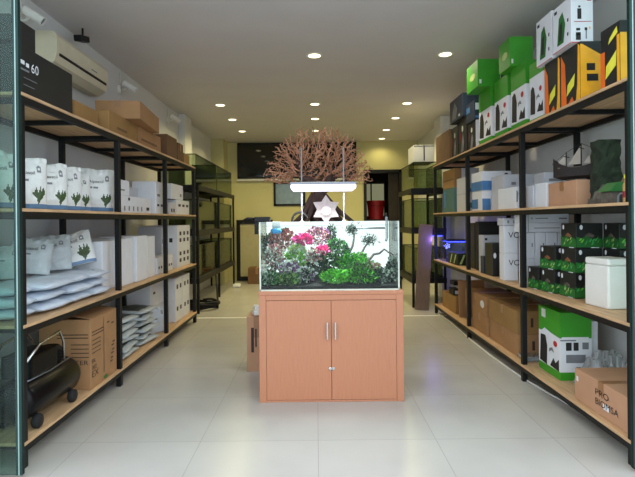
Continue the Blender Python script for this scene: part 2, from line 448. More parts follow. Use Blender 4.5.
def leafball(name, label, px, py, wpx, hpx, Y, mats, n=170, ls=.035, seed=1, depth=.5, up=.4):
    """a plant seen at pixel (px,py) of that size, standing at distance Y"""
    X, Z = (px-316)/F*Y, 1.5+(220-py)/F*Y
    rx, rz = wpx/2/F*Y, hpx/2/F*Y; ry = max(.03, min(rx*depth*1.4, .10))
    n = int(n*2.6); ls = ls*1.25
    r = random.Random(seed); b = MB(); zb = max(.955, Z-rz)
    t = thing(name, label, 'plant', (X, Y, zb))
    groups = [MB() for _ in mats]
    for k in range(n):
        while True:
            p = Vector((r.uniform(-1, 1), r.uniform(-1, 1), r.uniform(-1, 1)))
            if .25 < p.length < 1: break
        dirv = (p.normalized()*.8+Vector((r.uniform(-.5, .5), r.uniform(-.9, .1), up+r.uniform(-.3, .5)))).normalized()
        side = dirv.cross(Vector((r.uniform(-1, 1), r.uniform(-1, 1), r.uniform(-1, 1)))).normalized()
        c = Vector((p.x*rx, p.y*ry, rz+p.z*rz+(Z-rz-zb)))
        l = ls*r.uniform(.6, 1.25); wd = l*r.uniform(.3, .5)
        nn = dirv.cross(side)*wd*.3
        q = groups[r.randrange(len(mats))] if len(mats) > 1 else groups[0]
        a = q.v(*c); e = q.v(*(c+dirv*l)); s1 = q.v(*(c+dirv*l*.5+side*wd+nn)); s2 = q.v(*(c+dirv*l*.5-side*wd+nn))
        q.face([a, s1, e]); q.face([a, e, s2])
    for k in range(5):
        a = r.uniform(-.7, .7)
        b.tube([(a*rx*.4, 0, -.015), (a*rx*.8, 0, rz*.9+(Z-rz-zb)*.7), (a*rx, 0, rz*1.5+(Z-rz-zb))], .0025, 4)
    b.build('stem', 'deep', t)
    for q, mk in zip(groups, mats): q.build('foliage', mk, t, fix=False)
    return t
plants = [
 ('bronze stem plant at the back left of the aquarium', 282, 240, 24, 20, 4.27, ['bronze', 'rose'], 150, .03),
 ('rose and white plant near the left glass', 274, 258, 20, 26, 4.15, ['rose', 'silver'], 150, .03),
 ('pink leaved plant, the larger pink clump under the aquarium surface', 303, 240, 15, 7, 4.12, ['pink'], 60, .034),
 ('pink leaved plant beside the green bush in the middle of the aquarium', 322, 251, 11, 6, 4.1, ['pink'], 45, .032),
 ('dark red feathery plant at the back centre of the aquarium', 318, 236, 26, 16, 4.30, ['plum', 'bronze', 'rose'], 190, .022),
 ('pale lime rosette plant below the pink clump', 296, 256, 18, 22, 4.12, ['lime', 'silver', 'moss'], 130, .034),
 ('white edged plant left of the small pink clump', 313, 256, 12, 12, 4.08, ['silver', 'rose'], 70, .03),
 ('purple broad leaved plant low on the left side of the aquarium', 289, 269, 17, 9, 4.04, ['plum', 'silver'], 45, .045),
 ('grey purple plant beside the dark hollow, low in the aquarium', 306, 274, 16, 12, 4.02, ['plum', 'silver', 'deep'], 80, .03),
 ('low green foreground plant in the left front corner of the aquarium', 269, 279, 18, 16, 4.0, ['grass', 'silver', 'deep'], 170, .022),
 ('low green foreground plant under the purple leaves', 288, 280, 22, 13, 3.99, ['grass', 'lime', 'deep'], 170, .022),
 ('dark green fern in the shaded centre of the aquarium', 315, 267, 24, 30, 4.2, ['deep'], 220, .03),
 ('tall green bush in the middle of the aquarium', 337, 253, 24, 26, 4.2, ['grass', 'deep'], 260, .024),
 ('bright green moss mound right of the centre of the aquarium', 354, 264, 34, 20, 4.15, ['moss', 'grass'], 330, .022),
 ('bright lime green foreground carpet mound', 335, 277, 30, 12, 4.0, ['moss', 'grass', 'moss'], 240, .022),
 ('mid green plant on the slope below the driftwood', 360, 277, 34, 14, 4.02, ['grass', 'deep', 'moss'], 260, .022),
 ('reddish green plant beside the forked driftwood', 374, 269, 12, 12, 4.1, ['rose', 'lime'], 70, .022),
 ('dark grassy plant in the right front of the aquarium', 383, 277, 26, 14, 4.05, ['deep', 'silver', 'darkmoss'], 240, .022),
 ('thin grass tuft against the right end of the aquarium', 392, 268, 10, 18, 4.2, ['silver', 'deep'], 90, .028),
 ('dark bushy plant behind the tall green bush', 331, 234, 9, 18, 4.33, ['darkmoss'], 80, .02),
 ('green undergrowth plant behind the lime carpet', 345, 270, 40, 22, 4.25, ['grass', 'deep'], 240, .026),
 ('dim green plant in the left back corner of the aquarium', 268, 245, 10, 22, 4.3, ['deep', 'grass'], 80, .028),
]
for i, p in enumerate(plants):
    leafball('aquatic_plant', p[0], *p[1:6], p[6], p[7], p[8], seed=20+i)['group'] = 'plants in the aquarium'
def PP(px, py, Y): return Vector(((px-316)/F*Y, Y, 1.5+(220-py)/F*Y))
def branch(label, pts, rad, Y, tuft=None, seed=3):
    t = thing('driftwood_branch', label, 'driftwood', PP(*pts[0], Y), 0, 'driftwood in the aquarium')
    o = PP(*pts[0], Y)
    P = [PP(*q, Y)-o+Vector((0, .01*math.sin(i*2), 0)) for i, q in enumerate(pts)]
    fine = []
    for a, c in zip(P, P[1:]): fine += [a, (a+c)/2+Vector((.002*(-1)**len(fine), .003, .001))]
    fine.append(P[-1]); n = len(fine)
    MB().tube(fine, [rad*(1-.65*i/(n-1)) for i in range(n)], 7).build('wood', 'tankwood', t, smooth=True)
    if tuft:
        r = random.Random(seed); b = MB()
        for k in range(240):
            d = Vector((r.gauss(0, 1), r.gauss(0, .6), r.gauss(0, .8)))*.75
            c = P[-1]+Vector((d.x*tuft[0], d.y*tuft[0], d.z*tuft[1]))
            e = Vector((r.gauss(0, 1), r.gauss(0, 1), r.gauss(.3, 1))).normalized()*.034
            s = e.cross(Vector((r.random(), r.random(), r.random()))).normalized()*.004
            b.poly([c-s, c+s, c+e])
        b.build('moss_tuft', 'darkmoss', t, fix=False)
branch('curved driftwood with a dark moss tuft, left of the three on the right', [(346, 268), (347, 256), (352, 247), (354, 236), (352, 230)], .016, 4.22, (.035, .035))
branch('leaning driftwood with a spiky moss tuft, middle of the three', [(354, 272), (359, 258), (364, 248), (369, 241)], .016, 4.16, (.045, .035), 5)
branch('bare forked driftwood reaching to the right glass', [(362, 272), (367, 263), (373, 255), (379, 254), (384, 250), (388, 253), (393, 256)], .014, 4.1)

b = MB()
# small fittings on the tank
t = thing('outflow_pipe', 'glass pipe with dark horizontal tube in the top right of the aquarium', 'pipe', (.62, 4.33, 1.30))
MB().tube([(.03, 0, .225), (.03, 0, .03), (.02, -.01, .0)], .012, 10).build('glass_tube', 'wrap', t, smooth=True)
MB().tube([(.015, 0, .12), (-.27, 0, .12)], .008, 8).build('dark_tube', 'steel', t, smooth=True)
b = MB(); b.tube([(.03, 0, .226), (.03, .035, .25), (.03, .085, .24), (.03, .11, .12)], .011, 8); b.build('hose', 'black', t, smooth=True)
t = thing('blue_clip', 'bright blue plastic piece inside the top left corner of the aquarium', 'aquarium fitting', (-.345, 4.05, 1.405))
b = MB(); b.lathe([(0, -.02), (.03, -.02), (.045, -.01), (.05, .008), (.04, .022), (0, .026)], n=18); b.build('blue_body', 'bluepl', t, smooth=True)
b = MB(); b.box(-.035, .035, .03, .042, -.015, .085, .003); b.build('hanger', 'white', t)
t = thing('black_clamp', 'black clamp fixture gripping the top left rim of the aquarium', 'aquarium fitting', (-.5, 4.1, 1.44))
MB().box(-.035, .1, -.03, .03, .048, .092, .006).build('clamp_body', 'black', t)
MB().box(-.035, -.005, -.025, .025, -.06, .047, .005).build('clamp_jaw', 'black', t)
MB().tube([(-.036, 0, .075), (-.10, .0, .078), (-.13, .01, .06)], .012, 8).build('clamp_arm', 'black', t, smooth=True)

# hanging LED lamp on two rods
t = thing('aquarium_lamp', 'slim white glowing led lamp held on two vertical rods over the aquarium', 'lamp', (.0655, 4.42, 1.35))
for x in (-.1975, .1975):
    MB().tube([(x, 0, 0), (x, 0, .83)], .0075, 10).build('rod', 'rodpl', t, smooth=True)
    MB().box(x-.018, x+.018, -.03, .012, .06, .14, .004).build('rod_clamp', 'white', t)
b = MB(); b.box(-.285, .285, -.42, .02, .455, .475, .006); b.build('lamp_housing', 'steel', t)
MB().box(-.28, .28, -.415, .005, .418, .454, .008).build('diffuser', 'ledglow', t)
la = bpy.data.lights.new('aquarium_light', 'AREA'); la.shape = 'RECTANGLE'; la.size = .56; la.size_y = .38; la.energy = 26; la.spread = R(120); la.color = (.95, .97, 1)
lo = bpy.data.objects.new('aquarium_light', la); COL.objects.link(lo); lo.location = (.0655, 4.22, 1.755)

# plinth behind, star, hose and branching driftwood tree
carton('display_plinth', 'plain dark plinth behind the lit aquarium under the branching driftwood', 'plinth', (-.36, .56), (4.56, 5.1), 0, 1.40, 'hull')
t = thing('star_ornament', 'pale six pointed star ornament standing behind the aquarium rim', 'ornament', (.1, 4.64, 1.405))
b = MB(); pts = []
for k in range(12):
    a = R(90)+k*math.pi/6; r = .145 if k % 2 == 0 else .09
    pts.append((r*math.cos(a), r*math.sin(a)))
f = [b.v(x, -.01, z+.145) for x, z in pts]; c0 = b.v(0, -.055, .145); bk = [b.v(x, .012, z+.145) for x, z in pts]; c1 = b.v(0, .05, .145)
for k in range(12):
    k2 = (k+1) % 12
    b.face([c0, f[k2], f[k]]); b.face([c1, bk[k], bk[k2]]); b.face([f[k], f[k2], bk[k2], bk[k]])
b.build('star_body', 'starpl', t); t.location.z += .052
MB().lathe([(.05, -.05), (.05, -.042), (.012, -.036), (.012, .05), (0, .05)], Matrix.Translation((0, 0, 0)), 16).build('star_foot', 'greyink', t)
MB().lathe([(0, -.004), (.045, -.004), (.05, .0), (.045, .004), (0, .004)], Matrix.Translation((0, -.055, .135)) @ Matrix.Rotation(R(90), 4, 'X'), 18).build('star_centre', 'starpl', t)
b = MB(); b.tube([(-.155+.075*math.cos(a), 0, 1.4+.09+.085*math.sin(a)) for a in [R(20+i*17) for i in range(14)]], .011, 8)
o = b.build('black_hose', 'rubber', None, (0, 4.52, 0), smooth=True); tag(o, 'black looped hose standing behind the left lamp rod', 'hose')

def driftwood_tree():
    rs = np.random.RandomState(4)
    A = []
    while len(A) < 2700:
        p = rs.uniform(-1, 1, 3)
        q = (p**2).sum()
        if not (.12 < q < 1): continue
        x, y, z = p[0]*.58, p[1]*.30, p[2]
        if z < -.32+.0*abs(p[0]): continue
        zz = 2.03+z*.44 - .16*max(0, abs(p[0])-.55)*2
        if abs(p[0]) < .45 and zz < 1.93: continue
        if zz < 1.875: continue
        A.append((x+.03, 4.8+y, zz))
    A = np.array(A)
    nodes = [np.array((.02, 4.82, 1.40)), np.array((.03, 4.82, 1.52)), np.array((.05, 4.82, 1.64)), np.array((.03, 4.81, 1.76)), np.array((.02, 4.8, 1.86))]
    par = [-1, 0, 1, 2, 3]
    for ang, side in ((1, 1), (-1, -1), (.5, 1), (-.5, -1)):
        p = 4 if abs(ang) == 1 else 3
        q = nodes[p]
        for k in range(3):
            q = q+np.array((.055*side, .03*ang, .028)); nodes.append(q); par.append(p); p = len(nodes)-1
    alive = np.ones(len(A), bool); D = .019
    for it in range(95):
        Nn = np.array(nodes)
        idx = np.where(alive)[0]
        if not len(idx): break
        d = np.linalg.norm(A[idx][:, None]-Nn[None], axis=2)
        near = d.argmin(1); dm = d.min(1)
        alive[idx[dm < .0235]] = False
        use = (dm < .5) & (dm >= .0235)
        if not use.any(): break
        new = {}
        for a, n in zip(idx[use], near[use]):
            v = A[a]-Nn[n]; new.setdefault(n, []).append(v/np.linalg.norm(v))
        for n, vs in new.items():
            v = np.mean(vs, 0)+rs.normal(0, .22, 3); v /= np.linalg.norm(v)+1e-9
            nodes.append(Nn[n]+v*D); par.append(n)
        if len(nodes) > 9000: break
    n = len(nodes); w = np.ones(n)*.0
    ch = [[] for _ in range(n)]
    for i in range(1, n): ch[par[i]].append(i)
    rad = np.zeros(n)
    for i in range(n-1, -1, -1):
        rad[i] = .0032 if not ch[i] else max(.0032, sum(rad[c]**2.6 for c in ch[i])**(1/2.6))
    rad = [float(q) for q in np.minimum(rad*np.where(rad > .014, 1.45, 1.0), .075)]
    t = thing('branching_driftwood', 'wide crown of bare pinkish brown branching driftwood rising behind the aquarium', 'driftwood', (.02, 4.82, 1.40))
    o = np.array((.02, 4.82, 1.40))
    b = MB(); tr = MB()
    for i in range(1, n):
        p, q = nodes[par[i]]-o, nodes[i]-o
        (tr if rad[i] > .019 else b).tube([p, q], [min(rad[par[i]], rad[i]*1.3), rad[i]], 5, caps=not ch[i])
    b.build('twigs', 'twig', t); tr.build('trunk', 'bark', t)
    b = MB()                                    # spreading roots over the plinth
    for a in range(14):
        an = R(a*26+10); l = (.20+.06*math.sin(a*3))*(1.35 if math.cos(an) > .3 else 1)
        x, y = math.cos(an)*l, math.sin(an)*l*.42
        b.tube([(x*.05, y*.05, .42), (x*.28, y*.3, .30), (x*.62, y*.6, .16+.03*math.sin(a*5)), (x*1.25, y*1.1, .03)], [.03, .042, .03, .010], 7)
    b.build('root', 'bark', t, smooth=True)
driftwood_tree()

# cardboard box standing behind the cabinet's left side
carton('cardboard_box', 'narrow cardboard box on the floor behind the cabinet', 'box', (-.70, -.50), (4.67, 5.05), 0, .545, 'card2', prints=[('q', 'N', .22, .35, .36, .8, 'inkbrown'), ('q', 'N', .42, .45, .5, .78, 'inkbrown')], tape='Y')
b = MB(); b.box(-.04, .04, -.06, .06, 0, .05, .012); b.box(-.025, .02, -.04, .03, .05, .10, .008)
tag(b.build('white_packet', 'white', None, (-.61, 4.76, .547), rot=(0, 0, .3)), 'small white packets lying on the narrow cardboard box by the cabinet', 'packet')

# ------------------------------------------------------------------ LEFT WALL FITTINGS
t = thing('air_conditioner', 'long white split air conditioner mounted high on the left wall', 'air conditioner', (XL, 4.2, 2.9))
L_ = 1.03
prof = [(0, 0, 0), (.10, 0, -.0), (.175, 0, .045), (.2, 0, .12), (.2, 0, .27), (.17, 0, .315), (0, 0, .32)]
MB().prism([(x, y, z) for x, y, z in prof], (0, L_, 0)).build('body', 'cream', t)
b = MB(); b.prism([(.106, .06, -.006), (.176, .06, .036), (.182, .06, .034), (.112, .06, -.014)], (0, L_-.12, 0)); b.build('louver', 'cream', t)
MB().prism([(.196, .04, .105), (.2015, .04, .112), (.2025, .04, .130), (.2, .04, .130)], (0, L_-.08, 0)).build('outlet_slot', 'hull', t)
MB().box(.2005, .204, .04, L_-.04, .14, .262, .002).build('front_panel', 'cream', t)
MB().box(.2042, .206, L_*.62, L_*.74, .17, .18).build('badge', 'greyink', t)
t = thing('black_block', 'small black angled block above the air conditioner', 'fixture', (-2.34, 4.75, 3.28))  # black tilted block making a dark wedge between unit and ceiling
MB().box(-.04, .04, -.09, .09, .04, .10, .008, mtx=Matrix.Rotation(.25, 4, 'X')).build('block_body', 'black', t)
MB().tube([(0, 0, .08), (0, 0, .18)], .01).build('thin_rod', 'black', t)
for y, z, lab in ((3.97, 3.21, 'white bracketed wall camera above the black carton, nearest of three'), (6.0, 3.19, 'white bracketed wall camera above the stacked brown cartons, middle of three'), (7.95, 3.2, 'white bracketed wall camera farthest along the left wall')):
    t = thing('wall_camera', lab, 'camera', (XL, y, z), 0, 'wall cameras')
    MB().lathe([(.055, 0), (.055, .015), (.03, .03), (0, .03)], Matrix.Rotation(R(90), 4, 'Y'), 18).build('mount', 'white', t)
    MB().tube([(.02, 0, 0), (.07, 0, .0), (.11, -.01, .03), (.14, -.02, .03)], .013, 8).build('arm', 'white', t, smooth=True)
    mtx = Matrix.Translation((.125, -.03, .045)) @ Matrix.Rotation(R(14), 4, 'Z') @ Matrix.Rotation(R(122), 4, 'Y')
    bd = MB().lathe([(.0, -.06), (.034, -.06), (.038, -.05), (.038, .10), (.042, .10), (.042, .115), (.033, .115), (.033, .10), (0, .10)], mtx, 18).build('camera_body', 'white', t, smooth=False)
    MB().lathe([(0, .101), (.032, .101), (.0, .104)], mtx, 18).build('lens', 'greyink', bd)
    MB().tube([(.012, .02, .05), (.01, .03, .13), (.008, .02, .2), (.006, .05, .24)], .006, 6).build('cable', 'white', t, smooth=True)

# ------------------------------------------------------------------ LEFT SHELF: TOP
z = LZ[3]+.001
carton('black_carton', 'long black carton with white number 60 on the left top shelf', 'box', (-2.2, -1.83), (2.9, 3.55), z, .315, 'blackcard',
       prints=[('t', 'R', .20, .54, .085, '60', 'paper'), ('q', 'R', .02, .62, .10, .70, 'paper'), ('q', 'R', .12, .60, .17, .68, 'paper'), ('q', 'R', .02, .50, .17, .54, 'greyink'), ('q', 'R', .08, .36, .30, .375, 'greyink'), ('q', 'R', .08, .22, .26, .235, 'greyink')])
carton('black_carton', 'smaller black carton lying on the black carton marked 60', 'box', (-2.2, -1.85), (2.86, 3.12), z+.317, .16, 'blackcard')
carton('cardboard_box', 'low open pale cardboard box between the black carton and brown cartons', 'box', (-2.25, -1.9), (3.72, 4.12), z, .17, 'cardtan', tape='Y')
carton('cardboard_box', 'brown carton under the tilted carton, nearer one, left top shelf', 'box', (-2.25, -1.84), (4.2, 4.86), z, .2, 'cardtan', 'brown cartons on the left top shelf', [('q', 'R', .25, .3, .6, .42, 'carddark')], 'Y')
carton('cardboard_box', 'brown carton under the tilted carton, farther one, left top shelf', 'box', (-2.25, -1.84), (4.9, 5.6), z, .2, 'card', 'brown cartons on the left top shelf', [('q', 'R', .1, .3, .8, .42, 'carddark')], 'Y')
carton('cardboard_box', 'brown carton set crookedly on top of the two on the left top shelf', 'box', (-2.16, -1.74), (4.55, 5.35), z+.202, .175, 'card', 'brown cartons on the left top shelf', tape='Y', rz=.10)
carton('cardboard_box', 'dark brown box at the far left top shelf, nearer and taller', 'box', (-2.15, -1.86), (5.9, 6.32), z, .3, 'carddark', 'brown boxes at the far end of the left top shelf')
carton('cardboard_box', 'brown box at the far left top shelf behind the dark tall one', 'box', (-2.15, -1.86), (6.36, 6.62), z, .27, 'carddark', 'brown boxes at the far end of the left top shelf', tape='X')
carton('cardboard_box', 'small tan box at the far end of the left top shelf', 'box', (-2.1, -1.86), (6.66, 6.94), z, .17, 'cardtan', 'brown boxes at the far end of the left top shelf')

# ------------------------------------------------------------------ sacks
def sack_fn(w, h, t, seed, lean=0):
    def S_(u, v, side):
        x = (u-.5)*w*(1-.05*(1-v))
        a = max(0, 1-abs(2*u-1)**3.0)**.6
        c = min(1, (1-v)*2.6)**.75*min(1, .62+v*2)
        n = noise.noise(Vector((u*4+seed*3.1, v*5, side*7+seed)))*.11+noise.noise(Vector((u*11, v*12+seed*2, side+seed)))*.06
        y = side*t/2*(a*c*(1+n*1.6)+.0)+n*t*.12+(.0 if v < .9 else noise.noise(Vector((u*6, seed, 3)))*.03)
        z = v*h+(.02*noise.noise(Vector((u*3, seed*5, 1))) if v > .8 else 0)
        return Vector((x, y, z))
    return S_
def sack(label, loc, w, h, t, seed, rz=0, tilt=0, base_m='bagwhite', group=None, text='Aquasoil', leaf=True, band=True, roll=0):
    f = sack_fn(w, h, t, seed); root = thing('soil_sack', label, 'bag', loc, rz, group)
    nx, nz = 36, 44; b = MB()
    loc = (loc[0], loc[1], loc[2]+t*.55*math.sin(tilt)+w*.34*math.sin(abs(roll))+.002); root.location = loc
    def idx(u, v, front):
        if band and v < .09: return 1
        if front and leaf and .1 < v < .6:
            for a, l, bv in ((1.45, .46, .1), (1.9, .34, .14), (1.05, .36, .14), (2.4, .24, .2), (.6, .22, .22), (1.75, .44, .1), (1.25, .42, .12)):
                du, dv = (u-.72), (v-bv)*h/w
                al = du*math.cos(a)+dv*math.sin(a); ac = abs(-du*math.sin(a)+dv*math.cos(a))
                if 0 < al < l and ac < .045*math.sin(math.pi*min(1, al/l*.9+.1)): return 2
        if front and (u-.75)**2*1.3+(v-.77)**2 < .0055 and (u-.75)**2*1.3+(v-.77)**2 > .001: return 3
        if front and .18 < u < .48 and .5 < v < .6 and int(v*30) % 2 == 0 and int(u*26) % 4: return 3
        return 0
    G = {}
    for side in (-1, 1):
        for i in range(nx+1):
            for j in range(nz+1):
                G[side, i, j] = b.v(*f(i/nx, j/nz, side))
        for i in range(nx):
            for j in range(nz):
                b.mi = idx((i+.5)/nx, (j+.5)/nz, side < 0)
                q = [G[side, i, j], G[side, i+1, j], G[side, i+1, j+1], G[side, i, j+1]]
                b.face(q if side < 0 else q[::-1])
    b.mi = 0
    for j in range(nz):
        b.face([G[1, 0, j], G[-1, 0, j], G[-1, 0, j+1], G[1, 0, j+1]]); b.face([G[-1, nx, j], G[1, nx, j], G[1, nx, j+1], G[-1, nx, j+1]])
    for i in range(nx):
        b.face([G[-1, i, nz], G[-1, i+1, nz], G[1, i+1, nz], G[1, i, nz]]); b.face([G[1, i, 0], G[1, i+1, 0], G[-1, i+1, 0], G[-1, i, 0]])
    o = b.build('sack_body', [base_m, 'bagblue', 'leafdk', 'greyink'], root, smooth=True, fix=False, rot=(-tilt, roll, 0))
    if text:
        def place(p):
            u = .2+p.x/w; v = .66+p.y/h
            return f(min(.97, u), v, -1)+Vector((0, -.004, 0))
        l = lettering(text, .036*w/.27, place, 'ink', root, .95); l.rotation_euler = (-tilt, roll, 0)
    return root
def flat_sack(label, loc, w, d, t, seed, rz=0, base_m='bagbluegrey', group=None, top=None, name='soil_sack'):
    b = MB(); nx, ny = 20, 20; G = {}
    def f(u, v, s):
        a = (max(0, 1-abs(2*u-1)**3.2)*max(0, 1-abs(2*v-1)**3.2))**.55
        n = noise.noise(Vector((u*4+seed*2.3, v*4, seed+s)))*.3+noise.noise(Vector((u*11, v*11+seed, s*3)))*.2
        z = t/2+s*t/2*a*(1+n*(1 if s > 0 else 0))
        return Vector(((u-.5)*w*(1+.02*math.sin(v*9+seed)), (v-.5)*d*(1+.02*math.sin(u*8+seed)), max(0, min(z, t*1.0))))
    for s in (-1, 1):
        for i in range(nx+1):
            for j in range(ny+1): G[s, i, j] = b.v(*f(i/nx, j/ny, s))
        for i in range(nx):
            for j in range(ny):
                b.mi = 1 if (top and s > 0 and .14 < (i+.5)/nx < .86 and .12 < (j+.5)/ny < .88) else 0
                q = [G[s, i, j], G[s, i+1, j], G[s, i+1, j+1], G[s, i, j+1]]
                b.face(q if s > 0 else q[::-1])
    bmesh.ops.remove_doubles(b.bm, verts=b.bm.verts[:], dist=.0004)
    o = b.build(name, [base_m, top or base_m], None, loc, smooth=True, rot=(0, 0, rz))
    return tag(o, label, 'bag', group)

z = LZ[2]+.001; g = 'white soil sacks standing on the left middle shelf'
ang = R(52)
sack('white plant printed sack half hidden behind the glass door, nearest on left middle shelf', (-2.02, 2.99, z), .27, .365, .11, 1, ang, .05, group=g)
sack('white plant printed sack just right of the glass door edge on left middle shelf', (-2.0, 3.26, z), .27, .36, .11, 2, ang, .05, group=g)
sack('white plant printed sack second from the door edge on left middle shelf', (-1.985, 3.52, z), .26, .35, .11, 3, ang, .06, group=g)
sack('white plant printed sack third from the door edge on left middle shelf', (-1.99, 3.76, z), .25, .355, .10, 4, ang, .06, group=g)
sack('greyish sack behind the others, tallest on left middle shelf', (-2.22, 3.92, z), .29, .40, .10, 5, ang, .05, 'baggrey', g, None)
sack('white sack leaning back in shade before the large front sack', (-2.02, 3.99, z), .24, .32, .09, 6, ang, .12, group=g)
sack('large upright white sack beside the second post on left middle shelf', (-2.005, 4.315, z), .29, .39, .10, 7, R(36), .05, group=g, roll=.03)

# white cartons on the left middle shelf, second and third bay
ic = lambda f: [('q', f, .12, .55, .3, .72, 'ink'), ('q', f, .42, .55, .6, .72, 'ink'), ('q', f, .72, .55, .9, .72, 'ink')]
low = lambda f: [('q', f, u, .12, u+.05, .4, 'greyink') for u in (.12, .3, .48, .66, .84)]
g = 'white boxes on the left middle shelf'
carton('white_box', 'white lower box right of the second post on left middle shelf', 'box', (-2.2, -1.86), (4.48, 5.1), z, .165, 'paper', g, low('R')+[('e', 'R', .28, .72, .36, .92, 'ink')])
carton('white_box', 'white box on top of the lower one beside the second post', 'box', (-2.2, -1.87), (4.48, 4.72), z+.167, .15, 'paper', g, [('q', 'R', .1, .3, .5, .4, 'greyink')])
carton('white_box', 'small white box with two dark squares set back on the middle shelf', 'box', (-2.28, -2.08), (5.25, 5.62), z, .30, 'paperg', g, [('q', 'R', .15, .2, .4, .35, 'ink'), ('q', 'R', .55, .2, .8, .35, 'ink')])
carton('white_box', 'white box with a dark mark beside the small set back box', 'box', (-2.07, -1.9), (5.2, 5.42), z, .17, 'paper', g, [('q', 'R', .3, .2, .7, .4, 'ink')])
carton('white_box', 'white lower box with three marks left of the third post', 'box', (-2.15, -1.86), (5.46, 5.86), z, .16, 'paper', g, ic('R'))
carton('white_box', 'tall white box resting on the box left of the third post', 'box', (-2.15, -1.87), (5.5, 5.9), z+.162, .22, 'paper', g, [('q', 'R', .1, .2, .35, .34, 'greyink')])
carton('white_box', 'white lower box with dark symbols right of the third post', 'box', (-2.1, -1.86), (5.98, 6.25), z, .15, 'paperg', g, [('q', 'R', .2, .2, .4, .5, 'ink'), ('q', 'R', .55, .2, .75, .5, 'ink')])
carton('white_box', 'cream lower box with three dark symbols at the far end of middle shelf', 'box', (-2.1, -1.86), (6.28, 6.9), z, .2, 'paper', g, ic('R')+[('q', 'N', .1, .2, .4, .4, 'greyink')])
carton('white_box', 'white upper box at the far end of the left middle shelf', 'box', (-2.1, -1.87), (6.1, 6.62), z+.205, .20, 'paper', g, [('q', 'R', .7, .2, .85, .4, 'greyink')])

# ------------------------------------------------------------------ LEFT SHELF: THIRD
z = LZ[1]+.001; g = 'pale soil sacks lying in piles on the left third shelf'
ordn = ['bottom', 'middle', 'top']
for ci, (yc, d, lab) in enumerate(((3.05, .2, 'pile behind the glass door'), (3.34, .38, 'pile next to the door edge'), (3.69, .33, 'second pile from the door'), (4.03, .33, 'pile beside the white cartons'))):
    for k in range(3):
        flat_sack(f'pale sack lying flat, {ordn[k]} of the {lab}', (-2.06-.05*(ci == 0)+.02*math.sin(ci*3+k*2), yc+.02*math.sin(ci+k*4), z+k*.074), .46, d, .073, ci*3+k, .05*math.sin(ci*5+k*2), group=g)
zt = z+.214; g = 'upright sacks on top of the lying sacks'
sack('white sack tilted forward with green leaf print, frontmost upright on the pile', (-2.06, 4.06, zt), .32, .30, .08, 11, R(33), .35, group=g, roll=-.2)
sack('white upright sack in the middle of those on the pile', (-2.14, 3.82, zt), .29, .29, .08, 12, R(30), .25, 'baggrey', g, leaf=False, band=False, roll=-.06)
sack('creamy upright sack leaning left of the middle one on the pile', (-2.17, 3.55, zt), .28, .27, .08, 13, R(30), .22, 'baggrey', g, leaf=False, band=False, roll=.12)
sack('small plain sack standing farthest left on the pile', (-2.22, 3.36, zt), .2, .24, .07, 14, R(24), .15, 'baggrey', g, None, False, False)
g = 'tall white cartons on the left third shelf'
for (y0, y1, hh, xf, lab) in ((4.24, 4.50, .45, -1.93, 'tall blank white carton left of the second post behind the sacks'), (4.53, 4.82, .46, -1.88, 'tall blank white carton just right of the second post'), (4.86, 5.17, .475, -1.86, 'tall blank white carton, second to the right of the post'), (5.21, 5.45, .46, -1.87, 'tall narrow white carton farthest from the door')):
    carton('white_carton', lab, 'box', (-2.25, xf), (y0, y1), z, hh, 'paper', g, bev=.006)
g = 'white printed boxes at the far end of the left third shelf'
carton('white_box', 'small white box with dark dots before the third post', 'box', (-2.1, -1.87), (5.52, 5.86), z, .2, 'paper', g, [('q', 'R', u, .3, u+.13, .45, 'ink') for u in (.12, .38, .66)])
carton('white_box', 'grey white box behind the small dotted box', 'box', (-2.285, -2.12), (5.5, 5.88), z, .42, 'paperg', g, [('q', 'R', .5, .5, .6, .6, 'ink')])
carton('white_box', 'tall grey white box behind the third post', 'box', (-2.33, -2.02), (6.14, 6.285), z, .56, 'paperg', g, [('q', 'R', .1, .6, .3, .7, 'greyink'), ('q', 'N', .1, .3, .16, .8, 'greyink')])
carton('white_box', 'small white box just right of the third post', 'box', (-2.0, -1.87), (5.9, 6.12), z, .2, 'paper', g, [('q', 'R', .2, .3, .4, .45, 'ink'), ('q', 'R', .6, .3, .8, .45, 'ink')])
carton('white_carton', 'large white carton with rows of dark icons at the shelf end', 'box', (-2.3, -1.86), (6.3, 6.93), z, .57, 'paper', g,
       [('q', 'R', u, v, u+.14, v+.09, 'ink') for u in (.14, .43, .72) for v in (.12, .28, .6, .76)] + [('q', 'N', .75, .6, .85, .7, 'ink')])

# ------------------------------------------------------------------ LEFT SHELF: LOWEST
z = LZ[0]+.001
bar = [('q', 'R', .05, v, .47, v+.014, 'inkbrown') for v in (.80, .755)] + [('q', 'R', .05, v, .36, v+.012, 'inkbrown') for v in (.68, .62, .56, .5)] + [('q', 'N', .35, v, .96, v+.014, 'inkbrown') for v in (.78, .735)] + [('q', 'N', .62, v, .97, v+.012, 'inkbrown') for v in (.64, .58, .52, .46)]
carton('cardboard_box', 'large cardboard carton with printed text beside the second post, left lowest shelf', 'box', (-2.22, -1.81), (3.75, 4.24), z, .56, 'card',
       prints=bar+[('t', 'N', .42, .36, .05, 'WATER', 'inkbrown', 1.3), ('t', 'N', .60, .27, .05, '002', 'inkbrown', 1.2), ('t', 'R', .03, .16, .075, 'EX', 'inkbrown', 1.3), ('t', 'R', .04, .27, .05, '002', 'inkbrown', 1.1), ('t', 'R', .04, .36, .05, 'ER', 'inkbrown', 1.1), ('q', 'R', .47, .12, .485, .95, 'inkbrown')] +
       [('q', 'R', u, v, u+.1, v+.02, 'inkbrown') for u, v in ((.82, .5), (.78, .45), (.8, .38), (.76, .33), (.74, .26), (.72, .21), (.6, .84), (.78, .8))] + [('e', 'R', .45, .02, .62, .07, 'greendk')], flaps=True)
